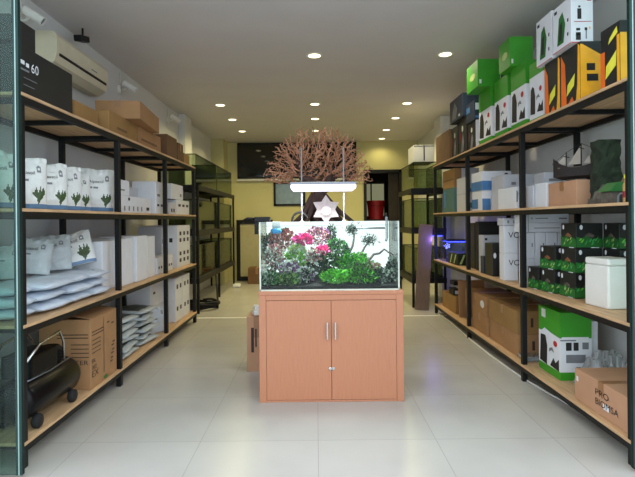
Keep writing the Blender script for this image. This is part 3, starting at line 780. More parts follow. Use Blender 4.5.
carton('cardboard_box', 'dark small carton in shade behind the black machine', 'box', (-2.32, -2.1), (3.62, 3.73), z, .33, 'carddark')
# black air compressor
t = thing('air_compressor', 'black air compressor with horizontal tank on the left lowest shelf', 'machine', (-1.95, 3.3, z))
t.scale = (1.12, 1.05, 1.12)
mt = Matrix.Translation((0, 0, .165)) @ Matrix.Rotation(R(-90), 4, 'X')
MB().lathe([(0, -.33), (.07, -.325), (.11, -.30), (.125, -.26), (.125, .27), (.11, .31), (.07, .335), (0, .34)], mt, 28).build('tank', 'blackgloss', t, smooth=True)
b = MB(); b.box(-.09, .09, -.25, .05, .29, .42, .012); b.build('motor', 'blackgloss', t)
b = MB(); b.lathe([(0, 0), (.06, 0), (.07, .02), (.07, .09), (.05, .11), (0, .115)], Matrix.Translation((.0, .13, .285)), 18)
for k in range(5): b.lathe([(.075, .012+k*.018), (.082, .016+k*.018), (.075, .02+k*.018)], Matrix.Translation((.0, .13, .285)), 18)
b.build('pump_head', 'black', t)
b = MB(); b.tube([(.10, -.34, .40), (.11, -.2, .48), (.11, .03, .51), (.10, .10, .43), (.09, .12, .30)], .008, 8); b.build('handle', 'chrome', t, smooth=True)
b = MB(); b.tube([(-.10, -.34, .40), (-.11, -.2, .48), (-.11, .03, .51), (-.10, .10, .43), (-.09, .12, .30)], .008, 8); b.build('handle', 'chrome', t, smooth=True)
for yy in (-.22, .2):
    for sx in (-1, 1):
        MB().lathe([(0, -.02), (.035, -.02), (.042, -.012), (.042, .012), (.035, .02), (0, .02)], Matrix.Translation((sx*.105, yy, .042)) @ Matrix.Rotation(R(90), 4, 'Y'), 18).build('wheel', 'rubber', t, smooth=True)
MB().tube([(.06, -.3, .28), (.07, 0, .275), (.06, .25, .28)], .006, 6).build('seam_pipe', 'steel', t, smooth=True)
# low piles of grey soil sacks
g = 'grey soil sacks lying in piles on the left lowest shelf'
for ci, (yc, xf, n, lab) in enumerate(((4.68, -2.06, 6, 'pile right of the second post'), (5.2, -2.05, 6, 'pile before the third post'))):
    for k in range(n):
        flat_sack(f'grey sack number {k+1} up from the board in the {lab}', (xf+.02*math.sin(ci*3+k*2.4), yc+.025*math.sin(ci+k*4), z+k*.066), .42, .44, .065, 30+ci*7+k, .16*math.sin(ci*5+k*2.3), 'baggrey', g, 'bagdark')
sack('thin white sheet sack propped beside the third post on the left lowest shelf', (-1.92, 5.66, z), .3, .3, .05, 44, R(62), .1, 'bagbluegrey', None, None, False, False)
g = 'white boxes on the left lowest shelf'
di = lambda: [('q', 'R', .15, .5, .35, .7, 'ink'), ('q', 'R', .6, .5, .8, .7, 'ink')]
carton('white_box', 'grey white lower box set back before the third post, lowest shelf', 'box', (-2.33, -2.02), (5.78, 6.2), z, .29, 'paperg', g, [('q', 'R', .3, .5, .5, .6, 'ink')])
carton('white_box', 'grey white upper box set back before the third post, lowest shelf', 'box', (-2.33, -2.02), (5.7, 6.2), z+.292, .29, 'paper', g, [('q', 'R', .2, .5, .36, .6, 'ink')])
for i, (y0, y1, nm) in enumerate(((6.22, 6.56, 'nearer'), (6.58, 6.92, 'farther'))):
    for k, hh in enumerate((.28, .3)):
        carton('white_box', f'white box with dark icons, {nm} {("lower", "upper")[k]} one at the end of the lowest shelf', 'box', (-2.2, -1.87), (y0, y1), z+k*.282, hh, 'paper', g, di())

# ------------------------------------------------------------------ RIGHT SHELF: TOP
z = RZ[3]+.001
yb = lambda: [('p', 'L', [(0, 0), (.3, 0), (.22, .75), (0, .95)], 'orange'), ('p', 'L', [(.78, 0), (1, 0), (1, .92), (.9, .98), (.86, .3)], 'yellow'), ('p', 'L', [(.3, .16), (.7, .3), (.74, .5), (.36, .36)], 'lemon'), ('p', 'L', [(.35, .0), (.7, .0), (.6, .12)], 'orange')]
t = carton('boxed_product', 'tall black and orange box with yellow splashes, nearest on the right top shelf', 'box', (1.90, 2.12), (2.92, 3.12), z, .385, 'blackcard', 'black and orange boxes on the right top shelf',
       [('q', 'L', 0, 0, .24, .62, 'orange'), ('p', 'L', [(.26, .14), (.8, .30), (.84, .55), (.3, .36)], 'lemon'), ('p', 'L', [(.42, .70), (.9, .82), (.86, .93), (.5, .80)], 'lemon'), ('q', 'L', .86, 0, 1, .78, 'yellow'), ('q', 'N', 0, 0, .3, .8, 'yellow')])
carton('boxed_product', 'black and orange box with yellow house shaped end under the white box', 'box', (1.90, 2.2), (3.36, 3.62), z, .42, 'blackcard', 'black and orange boxes on the right top shelf',
       yb()+[('p', 'N', [(0, 0), (.55, 0), (.95, .35), (.95, .58), (.05, .95), (0, .95)], 'yellow'), ('p', 'N', [(.35, .0), (1, 0), (1, .33), (.62, .26)], 'red'), ('q', 'N', .15, .5, .35, .62, 'ink'), ('q', 'N', .15, .32, .42, .44, 'ink'), ('q', 'N', .55, .48, .8, .58, 'ink'), ('q', 'N', .6, .36, .75, .44, 'ink')])
carton('boxed_product', 'black and orange box next to the green boxes on the top shelf', 'box', (1.90, 2.2), (3.64, 3.88), z, .42, 'blackcard', 'black and orange boxes on the right top shelf', yb())
wp = lambda: [('p', 'L', [(.25, .12), (.6, .12), (.7, .5), (.55, .8), (.35, .7)], 'greendk'), ('p', 'L', [(.35, .2), (.5, .2), (.55, .6), (.4, .55)], 'ink'), ('q', 'L', .1, .85, .25, .92, 'ink'), ('q', 'L', .8, .2, .87, .27, 'ink'), ('q', 'L', .8, .5, .87, .57, 'ink'), ('q', 'L', 0, 0, 1, .02, 'red')]
carton('boxed_product', 'white box with black lamp pictures, nearest and highest on the right', 'box', (1.86, 2.02), (3.40, 3.66), z+.422, .345, 'paper', 'white printed boxes high on the right',
       wp()+[('q', 'N', .28, .5, .46, .72, 'ink'), ('q', 'N', .32, .74, .42, .78, 'ink'), ('q', 'N', .12, .44, .92, .452, 'red'), ('q', 'N', .2, .06, .42, .22, 'ink'), ('q', 'N', .22, .26, .4, .31, 'ink'), ('q', 'N', .6, .26, .72, .32, 'ink'), ('q', 'N', .64, .08, .7, .26, 'greyink'), ('q', 'N', .8, .28, .86, .34, 'yellow'), ('q', 'N', .12, .9, .28, .98, 'ink'), ('q', 'N', .72, .88, .92, .97, 'red'), ('q', 'N', 0, 0, 1, .02, 'red'), ('q', 'N', .22, .16, .38, .2, 'paper')])
carton('boxed_product', 'white box with dark picture behind the highest white box', 'box', (1.88, 2.1), (3.72, 3.98), z+.422, .38, 'paper', 'white printed boxes high on the right', wp())
def filt(f, near):
    p = [('p', f, [(.06, .14), (.40, .12), (.42, .42), (.34, .56), (.24, .60), (.10, .55)], 'ink'), ('p', f, [(.55, .14), (.95, .12), (.95, .3), (.8, .22), (.7, .28)], 'ink'), ('e', f, .70, .46, .88, .55, 'red'), ('p', f, [(.5, .34), (.62, .38), (.75, .36), (.66, .43), (.52, .4)], 'greyink')]
    if near: p += [('q', 'N', .18, .44, .36, .56, 'ink'), ('q', 'N', .42, .44, .58, .56, 'ink'), ('q', 'N', .7, .46, .9, .56, 'greyink'), ('q', 'N', .18, .26, .8, .38, 'greyink'), ('q', 'N', .5, .13, .74, .2, 'greyink')]
    return p
bands = [(0, .1, 'green'), (.1, .64, 'paper'), (.64, 1, 'green')]
g = 'green topped filter boxes on the right top shelf'
carton('filter_box', 'green topped white filter box nearest the orange boxes, right top shelf', 'box', (1.92, 2.2), (3.94, 4.2), z, .52, 'paper', g, filt('L', 1), bands=[(0, .05, 'green'), (.05, .76, 'paper'), (.76, 1, 'green')])
carton('filter_box', 'green topped white filter box below the upper right green box', 'box', (1.92, 2.2), (4.28, 4.60), z, .60, 'paper', g, filt('L', 1), bands=bands)
carton('filter_box', 'green topped white filter box below the small dark topped box', 'box', (1.92, 2.2), (4.68, 5.02), z, .60, 'paper', g, filt('L', 1), bands=bands)
carton('filter_box', 'green topped white filter box farthest along the right top shelf', 'box', (1.92, 2.2), (5.12, 5.5), z, .60, 'paper', g, filt('L', 1), bands=bands)
g = 'all green boxes on top of the filter boxes'
gp = lambda: [('e', 'L', .3, .35, .8, .6, 'lime'), ('q', 'N', .06, .1, .14, .25, 'silver')]
carton('green_box', 'green box on top of the filter boxes, right of the two', 'box', (1.86, 2.08), (4.47, 4.74), z+.602, .285, 'green', g, gp())
carton('green_box', 'green box on top of the filter boxes, left of the two', 'box', (1.78, 2.07), (5.13, 5.5), z+.602, .30, 'green', g, gp())
carton('boxed_product', 'small dark box with grey squares between the two upper green boxes', 'box', (2.0, 2.2), (4.86, 5.06), z+.602, .22, 'paperg', None, [('q', 'N', .35, .1, .9, .3, 'ink'), ('q', 'N', .35, .4, .9, .6, 'ink'), ('q', 'N', .35, .7, .9, .9, 'ink'), ('q', 'L', .1, .1, .9, .9, 'ink')])
g = 'dark printed boxes far along the right top shelf'
fig = lambda f: [('p', f, [(.3, .05), (.6, .08), (.7, .35), (.55, .6), (.4, .4)], 'greyink'), ('e', f, .4, .62, .6, .8, 'silver'), ('p', f, [(.15, .3), (.3, .5), (.2, .7)], 'redpl')]
carton('boxed_product', 'white fronted box with black curved marks far along the right top shelf', 'box', (1.92, 2.12), (5.62, 5.9), z, .34, 'blackcard', g, [('q', 'N', .0, 0, .8, 1, 'paper'), ('p', 'N', [(.2, .6), (.6, .7), (.62, .78), (.25, .72)], 'ink'), ('p', 'N', [(.15, .2), (.5, .25), (.6, .4), (.3, .36)], 'ink'), ('q', 'N', .2, .45, .3, .55, 'ink')]+fig('L'))
carton('boxed_product', 'black box with pale figure print standing behind the white fronted box', 'box', (1.92, 2.15), (5.96, 6.28), z, .46, 'blackcard', g, fig('L')+fig('N'))
carton('boxed_product', 'black box with pale figure print next to the brown box', 'box', (1.92, 2.15), (6.32, 6.6), z, .42, 'blackcard', g, fig('L'))
carton('boxed_product', 'blue and white box on top of the white fronted box', 'box', (1.9, 2.12), (5.6, 5.92), z+.342, .23, 'navy', g, [('q', 'N', .05, .5, .8, .85, 'paper'), ('q', 'N', .3, .6, .5, .8, 'ink'), ('q', 'N', .05, .08, .8, .2, 'blue'), ('q', 'L', .1, .5, .5, .8, 'blue')])
carton('boxed_product', 'dark blue box with grey picture, topmost at the far end of the right top shelf', 'box', (1.88, 2.12), (5.98, 6.55), z+.465, .30, 'navy', g, [('p', 'L', [(.2, .1), (.5, .1), (.6, .5), (.4, .85), (.25, .5)], 'greyink'), ('q', 'L', .7, .1, .8, .2, 'silver')])
carton('cardboard_box', 'brown carton at the far end of the right top shelf', 'box', (1.9, 2.25), (6.66, 7.4), z, .43, 'carddark', None, tape='Y')

# ------------------------------------------------------------------ RIGHT SHELF: MIDDLE
z = RZ[2]+.001
# mossy tower
def rock_block(b, x0, x1, y0, y1, z0, z1, amp, seed, n=7):
    G = []
    nz = n*2; 
    for k in range(nz+1):
        ring = []
        for i in range(4*n):
            s_, q = divmod(i, n); a = q/n
            x, y = [(x0+(x1-x0)*a, y0), (x1, y0+(y1-y0)*a), (x1-(x1-x0)*a, y1), (x0, y1-(y1-y0)*a)][s_]
            zz = z0+(z1-z0)*k/nz
            p = Vector((x, y, zz)); d = Vector((noise.noise(p*23+Vector((seed, 0, 0))), noise.noise(p*23+Vector((0, seed, 0))), 0))*amp
            if k == 0: d *= .3
            ring.append(b.v(*(p+d)))
        G.append(ring)
    m = 4*n
    for r0, r1 in zip(G, G[1:]):
        for i in range(m): b.face([r0[i], r0[(i+1) % m], r1[(i+1) % m], r1[i]])
    b.face(G[0][::-1]); b.face(G[-1])
b = MB(); rock_block(b, -.075, .075, -.06, .06, 0, .47, .02, 3)
t = thing('moss_tower', 'tall dark mossy rock tower at the near end of the right middle shelf', 'ornament', (2.13, 3.455, z+.0))
b.build('tower_body', 'camo', t)
b = MB(); rock_block(b, -.09, .09, -.065, .065, 0, .045, .015, 8); b.build('tower_base', 'rock', t)
t = thing('hut_ornament', 'green roofed aquarium hut with arched doorway at the near end of the middle shelf', 'ornament', (1.965, 3.07, z))
b = MB(); b.box(-.07, .07, -.05, .06, 0, .075, .008); b.build('hut_wall', 'rock', t)
b = MB(); b.prism([(-.085, -.06, .075), (.085, -.06, .075), (.05, -.06, .128), (-.02, -.06, .135)], (0, .13, 0)); b.build('hut_roof', 'greendk', t)
b = MB()
outer = [(.03*math.cos(a), .032+.035*math.sin(a)) for a in [math.pi*k/10 for k in range(11)]]; inner = [(.02*math.cos(a), .032+.025*math.sin(a)) for a in [math.pi*k/10 for k in range(11)]]
for k in range(10):
    b.prism([(outer[k][0], -.058, outer[k][1]), (outer[k+1][0], -.058, outer[k+1][1]), (inner[k+1][0], -.058, inner[k+1][1]), (inner[k][0], -.058, inner[k][1])], (0, .01, 0))
for sx in (-1, 1): b.box(*sorted((sx*.02, sx*.03)), -.058, -.048, 0, .032)
b.build('door_arch', 'greyink', t)
MB().prism([(x, -.052, zz) for x, zz in [(.02, 0)]+inner+[(-.02, 0)]], (0, .003, 0)).build('doorway', 'ink', t)
t = thing('rock_ornament', 'rough brown and green rock pile left of the arched hut', 'ornament', (1.99, 3.28, z))
for i, (x, y, s_) in enumerate(((0, -.03, .05), (.0, .04, .045), (-.03, -.0, .035))):
    b = MB(); b.lathe([(0, 0), (s_, .0), (s_*1.15, s_*.7), (s_*.8, s_*1.6), (s_*.35, s_*2.4), (0, s_*2.7)], Matrix.Translation((x, y, 0)), 10)
    for q in b.bm.verts:
        if q.co.z > .004: q.co += noise.noise_vector(q.co*30+Vector((i*5, 0, 0)))*.013
    b.build('boulder', ['rock', 'camo', 'rock'][i], t)
t = thing('cross_ornament', 'small dark cross shaped ornament beside the mossy tower', 'ornament', (2.22, 3.12, z))
b = MB(); b.box(-.03, .03, -.03, .03, 0, .05, .006); b.build('cross_base', 'rock', t)
b = MB(); b.box(-.01, .01, -.01, .01, .05, .24, .002); b.box(-.035, .035, -.009, .009, .175, .195, .002); b.build('cross_body', 'hull', t)
t = thing('small_bottle', 'small amber and red bottle at the nearest end of the right middle shelf', 'bottle', (1.945, 2.945, z))
MB().lathe([(0, 0), (.018, 0), (.019, .01), (.019, .11), (.009, .13), (.009, .15), (0, .15)], n=16).build('bottle_body', 'bottle', t, smooth=True)
MB().lathe([(0, .151), (.012, .151), (.012, .175), (0, .175)], n=16).build('cap', 'lemon', t)
MB().lathe([(.0195, .03), (.0195, .07)], n=16).build('bottle_label', 'redpl', t)
carton('cardboard_box', 'plain cardboard box under the model ship on the right middle shelf', 'box', (1.97, 2.36), (3.55, 3.98), z, .195, 'card2', None, tape='X')
# model ship
t = thing('ship_ornament', 'dark model sailing ship with pale sails on the cardboard box', 'ornament', (2.10, 3.755, z+.197), R(-48)); t.scale = (1.12, 1.12, 1.2)
b = MB(); rings = []
for i in range(13):
    u = i/12; x = -.17+.34*u; wv = .05*(1-abs(2*u-1)**2.5)+.004; sh = .09+.075*abs(2*u-1)**2.2
    rings.append([(x, -wv, sh), (x, -wv*.85, .035), (x, 0, .005+.035*abs(2*u-1)**3), (x, wv*.85, .035), (x, wv, sh)])
V = [[b.v(*p) for p in r] for r in rings]
for r0, r1 in zip(V, V[1:]):
    for k in range(4): b.face([r0[k], r1[k], r1[k+1], r0[k+1]])
    b.face([r0[0], r0[4], r1[4], r1[0]])
b.face(V[0]); b.face(V[-1][::-1]); b.build('hull', 'hull', t)
MB().box(.09, .165, -.032, .032, .10, .165, .006).build('stern_castle', 'hull', t)
MB().box(-.13, .12, -.035, .035, .088, .10, .004).build('deck_cargo', 'rock', t)
MB().box(-.06, .06, -.045, .045, 0, .014).build('stand', 'rock', t)
for x, hh in ((-.08, .2), (.02, .25), (.10, .21)):
    mt = MB().tube([(x, 0, .07), (x, 0, hh)], .004, 6).build('mast', 'hull', t)
    b = MB()
    b.tube([(x, -.055, hh-.03), (x, .055, hh-.03)], .003, 6); b.build('yard', 'hull', mt)
for x0, x1, zt in ((-.15, -.085, .19), (-.07, .015, .235), (.03, .095, .20), (.105, .16, .19)):
    MB().prism([(x0, -.0, .115), (x1, .0, .115), (x1, .0, zt)], (0, .003, 0)).build('sail', 'canvas', t)
b = MB(); b.tube([(-.18, 0, .125), (-.08, 0, .2), (.02, 0, .25), (.10, 0, .21), (.17, 0, .13)], .0018, 4); b.build('rigging', 'hull', t)
g = 'white boxes on the right middle shelf'
carton('white_box', 'white box with dark marks on its edge, left of the ship box', 'box', (1.96, 2.3), (4.0, 4.2), z, .21, 'paper', g, [('p', 'N', [(.9, .2), (.97, .2), (.97, .4), (.9, .36)], 'ink'), ('p', 'N', [(.9, .5), (.97, .52), (.97, .8), (.92, .75)], 'ink')])
carton('white_box', 'white box between the post and the dark marked box', 'box', (1.95, 2.3), (4.22, 4.40), z, .20, 'paperg', g)
carton('white_box', 'white box with handle hole left of the post on the right middle shelf', 'box', (1.92, 2.25), (4.5, 4.95), z, .21, 'paper', g, [('p', 'N', [(.0, .3), (.04, .3), (.06, .7), (.02, .85), (.0, .8)], 'greyink')])
carton('white_box', 'tall pale box standing behind the handle hole box', 'box', (2.02, 2.35), (5.05, 5.4), z, .38, 'paperg', g, [('q', 'N', .25, .7, .4, .78, 'greyink'), ('q', 'N', .6, .3, .7, .38, 'ink')])
carton('white_box', 'small white box on top of the box beside the post', 'box', (2.12, 2.34), (4.36, 4.56), z+.212, .12, 'paperg', g, [('q', 'N', .2, .3, .8, .5, 'greyink')])
g = 'blue and white boxes on the right middle shelf'
bw = lambda: [('q', 'N', 0, .02, .75, .5, 'blue'), ('q', 'L', 0, .02, 1, .5, 'blue'), ('e', 'N', .75, .7, .9, .9, 'ink')]
carton('boxed_product', 'blue and white box with diamond mark, lower of the two stacked', 'box', (1.93, 2.25), (5.45, 5.8), z, .23, 'paper', g, [('p', 'N', [(.62, .1), (.85, .45), (.72, .9), (.5, .5)], 'inkbrown'), ('p', 'N', [(.64, .25), (.78, .47), (.7, .72), (.57, .5)], 'silver'), ('q', 'N', .0, .0, .3, .6, 'blue'), ('q', 'L', 0, .1, .6, .6, 'blue')])
carton('boxed_product', 'blue and white box lying on the diamond marked box', 'box', (1.93, 2.27), (5.45, 5.82), z+.232, .225, 'paper', g, bw())
carton('boxed_product', 'grey box with blue band beyond the third post on the right', 'box', (1.95, 2.3), (6.05, 6.5), z, .23, 'paperg', g, [('q', 'N', .1, .2, .8, .5, 'teal')])
carton('boxed_product', 'pale box stacked on the grey blue banded box', 'box', (1.95, 2.3), (6.05, 6.5), z+.232, .22, 'paperg', g, [('q', 'N', .1, .1, .9, .3, 'blue')])
carton('boxed_product', 'teal lower box at the far end of the right middle shelf', 'box', (1.95, 2.3), (6.62, 7.2), z, .35, 'teal', g, [('q', 'L', .1, .2, .3, .9, 'blue'), ('q', 'N', .2, .2, .5, .8, 'silver')])
carton('boxed_product', 'brown topped box at the far end of the right middle shelf', 'box', (1.95, 2.3), (6.62, 7.2), z+.352, .27, 'cardtan', g, [('q', 'L', 0, .4, 1, .46, 'carddark'), ('q', 'N', .3, .0, 1, 1, 'paperg')])

# ------------------------------------------------------------------ RIGHT SHELF: THIRD
z = RZ[1]+.001
def soil_box(label, x, y, zz, rz, seed, w=.22, d=.2, h=.196):
    r = random.Random(seed); P = []
    for f in ('N', 'L'):
        P.append(('p', f, [(0, .03), (1, .03), (1, .34), (.8, .42), (.6, .34), (.4, .50), (.2, .40), (0, .46)], 'greendk'))
        for k in range(12):
            u = r.uniform(.02, .86); v = r.uniform(.05, .32); l = r.uniform(.08, .16)
            P.append(('p', f, [(u, v), (u+l*.6, v+.03), (u+l, v+r.uniform(.1, .2)), (u+l*.4, v+.1)], r.choice(['leafg', 'leafg', 'moss', 'greendk', 'lime'])))
        P.append(('p', f, [(.3, .5), (.48, .62), (.7, .5), (.62, .42), (.45, .46)], r.choice(['rock', 'bronze'])))
        P.append(('e', f, .12, .74, .24, .94, 'paper'))
        P.append(('q', f, .55, .0, .85, .03, 'paper'))
    return carton('soil_box', label, 'box', (x-w/2, x+w/2), (y-d/2, y+d/2), zz, h, 'blackcard', 'black and green soil boxes on the right third shelf', P, rz=rz)
q = .3
soil_box('black soil box with green grass print, bottom row nearest the white foam box', 2.13, 3.80, z, .1, 1)
soil_box('black soil box with green grass print, bottom row second from foam box', 2.09, 4.04, z, .12, 2, d=.19)
soil_box('black soil box with green grass print, bottom row beside the white cartons', 2.06, 4.26, z, .1, 3, w=.2, d=.17)
soil_box('black soil box with green print, middle row above the nearest bottom one', 2.14, 3.80, z+.198, .06, 4)
soil_box('black soil box with green print, middle row at the left end', 2.10, 4.06, z+.198, .12, 5, d=.22)
soil_box('black soil box with green print, top row at the left end', 2.15, 3.81, z+.396, .08, 6)
soil_box('black soil box with green print, bottom row close to the wall', 2.38, 3.62, z, .0, 7)
soil_box('black soil box with green print, middle row close to the wall', 2.38, 3.62, z+.198, .03, 8)
soil_box('black soil box with green print, top row close to the wall', 2.39, 3.63, z+.396, -.03, 9)
# foam box: rounded white block
t = thing('foam_box', 'white rounded foam box standing on the near right third shelf', 'box', (2.09, 3.36, z), .12)
MB().box(-.10, .10, -.12, .12, 0, .30, .012).build('foam_body', 'white', t, smooth=False)
MB().box(-.098, .098, -.118, .118, .301, .35, .012).build('foam_lid', 'white', t, smooth=False)
carton('cardboard_box', 'narrow orange brown box right of the white foam box', 'box', (2.215, 2.36), (3.28, 3.46), z, .26, 'card2', None)
g = 'white cartons stacked behind the black soil boxes'
for k in range(2):
    for i in range(4):
        carton('white_carton', f'upright white carton, {("lower", "upper")[k]} row, number {i+1} from the post', 'box', (1.955+i*.106, 1.955+i*.106+.100), (4.42, 4.54), z+k*.252, .25, 'paper', g, [('q', 'N', .7, .45, .8, .6, 'greyink')])
carton('white_carton', 'flat white box, lower of two lying on the upright white cartons', 'box', (1.94, 2.38), (4.42, 4.60), z+.505, .085, 'paper', g, [('q', 'N', .12, .0, .13, 1, 'greyink'), ('q', 'N', .25, .4, .8, .48, 'greyink')])
carton('white_carton', 'flat white box, topmost of two lying on the upright white cartons', 'box', (1.94, 2.38), (4.42, 4.60), z+.592, .082, 'paper', g, [('q', 'N', .12, .0, .13, 1, 'greyink'), ('t', 'N', .18, .4, .03, 'A', 'ink'), ('q', 'N', .28, .45, .55, .55, 'greyink'), ('q', 'N', .78, .4, .95, .55, 'greyink')])
g = 'white boxes lettered VO left of the second right post'
for k in range(2):
    carton('white_carton', f'white box lettered VO, {("lower", "upper")[k]} of two beside the post', 'box', (1.915, 2.06), (4.80, 4.92), z+k*.282, .28, 'paper', g, [('t', 'N', .32, .55, .085, 'VO', 'ink')])
carton('white_carton', 'grey flat box lying on the boxes lettered VO', 'box', (1.905, 2.10), (4.78, 4.94), z+.564, .075, 'paperg', g, [('q', 'N', .2, .3, .3, .7, 'greyink'), ('q', 'N', .5, .3, .6, .7, 'greyink')])
carton('boxed_product', 'black box with white bottle figures left of the VO boxes', 'box', (1.93, 2.12), (5.15, 5.38), z, .36, 'blackcard', None, [('e', 'N', .05, .55, .22, .72, 'paper'), ('p', 'N', [(.4, .4), (.6, .4), (.62, .6), (.55, .72), (.45, .72), (.38, .6)], 'greyink'), ('q', 'N', .42, .46, .58, .58, 'paper')])
carton('white_box', 'grey white box standing behind the black figure box', 'box', (1.97, 2.22), (5.55, 5.7), z, .44, 'paperg', None, [('q', 'N', .08, .86, .2, .92, 'ink')])
carton('boxed_product', 'low dark flat box in front of the grey white box', 'box', (1.93, 2.2), (5.42, 5.53), z, .2, 'navy', None, [('q', 'T', .1, .1, .9, .9, 'teal')])
carton('boxed_product', 'large black carton in the shade at the back of the third shelf', 'box', (1.98, 2.36), (5.73, 5.85), z, .60, 'blackcard', None)
carton('boxed_product', 'big black carton standing left of the grey white box', 'box', (2.0, 2.36), (5.94, 6.3), z, .58, 'blackcard', None, [('q', 'N', .15, .85, .25, .9, 'greyink')])
carton('boxed_product', 'olive box with mottled print at the far right third shelf', 'box', (1.92, 2.2), (6.4, 6.85), z, .16, 'camo', None, [('p', 'N', [(.1, .1), (.3, .9), (.4, .9), (.2, .1)], 'lime'), ('p', 'N', [(.4, .1), (.6, .9), (.7, .9), (.5, .1)], 'lime'), ('p', 'L', [(.2, .1), (.4, .9), (.5, .9), (.3, .1)], 'lime'), ('p', 'L', [(.6, .1), (.8, .9), (.9, .9), (.7, .1)], 'lime')])
# little blue lit aquarium
t = thing('blue_lit_aquarium', 'small aquarium glowing blue at the far end of the right third shelf', 'aquarium', (2.1, 7.15, z))
b = MB()
for x0, x1, y0, y1 in ((-.18, .18, -.2, -.195), (-.18, .18, .195, .2), (-.18, -.175, -.195, .195), (.175, .18, -.195, .195)): b.box(x0, x1, y0, y1, .004, .3)
b.build('glass_walls', 'glass', t)
MB().box(-.18, .18, -.2, .2, 0, .004).build('tank_base', 'black', t)
MB().box(-.15, .15, -.15, .15, .30, .325, .004).build('light_housing', 'black', t)
MB().box(-.13, .13, -.13, .13, .288, .299).build('blue_light', 'blueglow', t)
b = MB(); rock_block(b, -.09, .07, -.08, .08, .005, .11, .03, 5); b.build('rock', 'purplefoam', t)

# ------------------------------------------------------------------ RIGHT SHELF: LOWEST
z = RZ[0]+.001
carton('cardboard_box', 'pale cardboard carton with black lettering, nearest on the right lowest shelf', 'box', (1.915, 2.36), (2.86, 3.5), z, .225, 'card2', None,
       [('t', 'L', .40, .56, .062, 'PRO', 'ink', 1.3), ('t', 'L', .40, .28, .062, 'BIOMSA', 'ink', 1.15), ('q', 'L', .54, .25, .64, .42, 'paper'), ('q', 'L', .04, .62, .08, .78, 'paper')], tape='X')
b = MB()
nx, ny = 26, 16; G = {}
for i in range(nx+1):
    for j in range(ny+1):
        u, v = i/nx, j/ny; a = (max(0, 1-abs(2*u-1)**2.5)*max(0, 1-abs(2*v-1)**2.5))**.5
        zz = .25*a*(1+.5*noise.noise(Vector((u*6, v*6, 2)))+.13*noise.noise(Vector((u*17, v*17, 2))))
        G[i, j] = b.v((u-.5)*.40, (v-.5)*.3, max(0, zz))
for i in range(nx):
    for j in range(ny): b.face([G[i, j], G[i+1, j], G[i+1, j+1], G[i, j+1]])
tag(b.build('plastic_wrap', 'wrap', None, (2.28, 3.69, z)), 'crumpled clear plastic wrap behind the pale lettered carton', 'plastic wrap')
carton('filter_box', 'green and white filter box with black canister print on the right lowest shelf', 'box', (2.0, 2.26), (3.87, 4.24), z, .56, 'paper', None,
       filt('L', 1)+[('q', 'L', .15, .84, .35, .97, 'silver'), ('p', 'L', [(.1, .60), (.3, .68), (.62, .64), (.95, .62), (.95, .6), (.1, .56)], 'paper'), ('q', 'N', .05, .615, .9, .64, 'paper'), ('q', 'N', .0, .58, .5, .6, 'greyink')], bands=[(0, .12, 'green'), (.12, .62, 'paper'), (.62, 1, 'green')])
carton('white_packet', 'small white packet sticking out right of the green filter box', 'packet', (2.265, 2.33), (3.9, 4.1), z, .48, 'paper')
b = MB(); b.box(-.1, .1, -.09, .09, 0, .05, .02)
for q_ in b.bm.verts: q_.co += noise.noise_vector(q_.co*25)*.012
for q_ in b.bm.verts: q_.co.z = max(0, q_.co.z)
tag(b.build('plastic_wrap', 'wrap', None, (2.03, 4.45, z)), 'small crumpled plastic bag on the board behind the second right post', 'plastic wrap')
g = 'brown cartons stacked on the right lowest shelf'
for (y0, y1, x0, x1, k, lab, rz) in ((4.53, 5.28, 1.94, 2.38, 0, 'brown carton, lower of the stack beside the second right post', 0), (5.32, 5.85, 1.93, 2.38, 0, 'brown carton, lower of the stack beside the third right post', 0),
                                (4.53, 5.28, 1.93, 2.36, 1, 'brown carton, upper of the stack beside the second right post', .0), (5.32, 6.1, 1.93, 2.38, 1, 'brown carton, upper of the stack beside the third right post', .03)):
    carton('cardboard_box', lab, 'box', (x0, x1), (y0 if k == 0 or y0 < 5 else y0+.02, y1), z+k*.222, .22, ['card', 'cardtan'][k] if y0 < 5 else 'card', g, [('e', 'L', .72, .35, .9, .75, 'paper')] if (k == 1 and y0 > 5) else [('q', 'N', .3, .3, .36, .7, 'inkbrown')], tape='X')
carton('cardboard_box', 'tan carton at the far end of the right lowest shelf', 'box', (1.95, 2.3), (6.6, 7.3), z, .24, 'cardtan', None, tape='Y')
b = MB().box(-.18, .18, -.012, .012, 0, .5, .003)
tag(b.build('brown_panel', 'card', None, (2.12, 6.4, z), rot=(-.1, 0, .0)), 'brown cardboard panel leaning inside the right lowest shelf', 'panel')
t = thing('black_gadget', 'black and white device sitting on the tan carton, right lowest shelf', 'device', (2.06, 6.85, z+.242))
MB().box(-.10, .10, -.12, .12, 0, .09, .008).build('device_base', 'black', t)
MB().box(-.08, .08, -.125, -.12, .02, .07).build('device_front', 'paperg', t)
MB().box(-.09, .09, -.1, .1, .14, .2, .008).build('device_top', 'black', t)
MB().box(-.02, .02, -.02, .02, .09, .14).build('device_neck', 'paper', t)

# white cable along the floor under the right shelf
b = MB(); pts = []
for i in range(30):
    u = i/29; k = [(437, 314), (450, 323), (470, 341), (490, 357), (518, 377), (548, 395), (577, 411), (606, 428)]
    f_ = u*6.999; j = int(f_); f_ -= j; px = k[j][0]*(1-f_)+k[j+1][0]*f_; py = k[j][1]*(1-f_)+k[j+1][1]*f_+.010*(px-316)
    Y = 705/(py-220); pts.append(((px-316)/F*Y, Y, .010))
b.tube(pts, .009, 6); tag(b.build('floor_cable', 'white', None, smooth=True), 'thin white cable lying on the floor along the right shelving', 'cable')

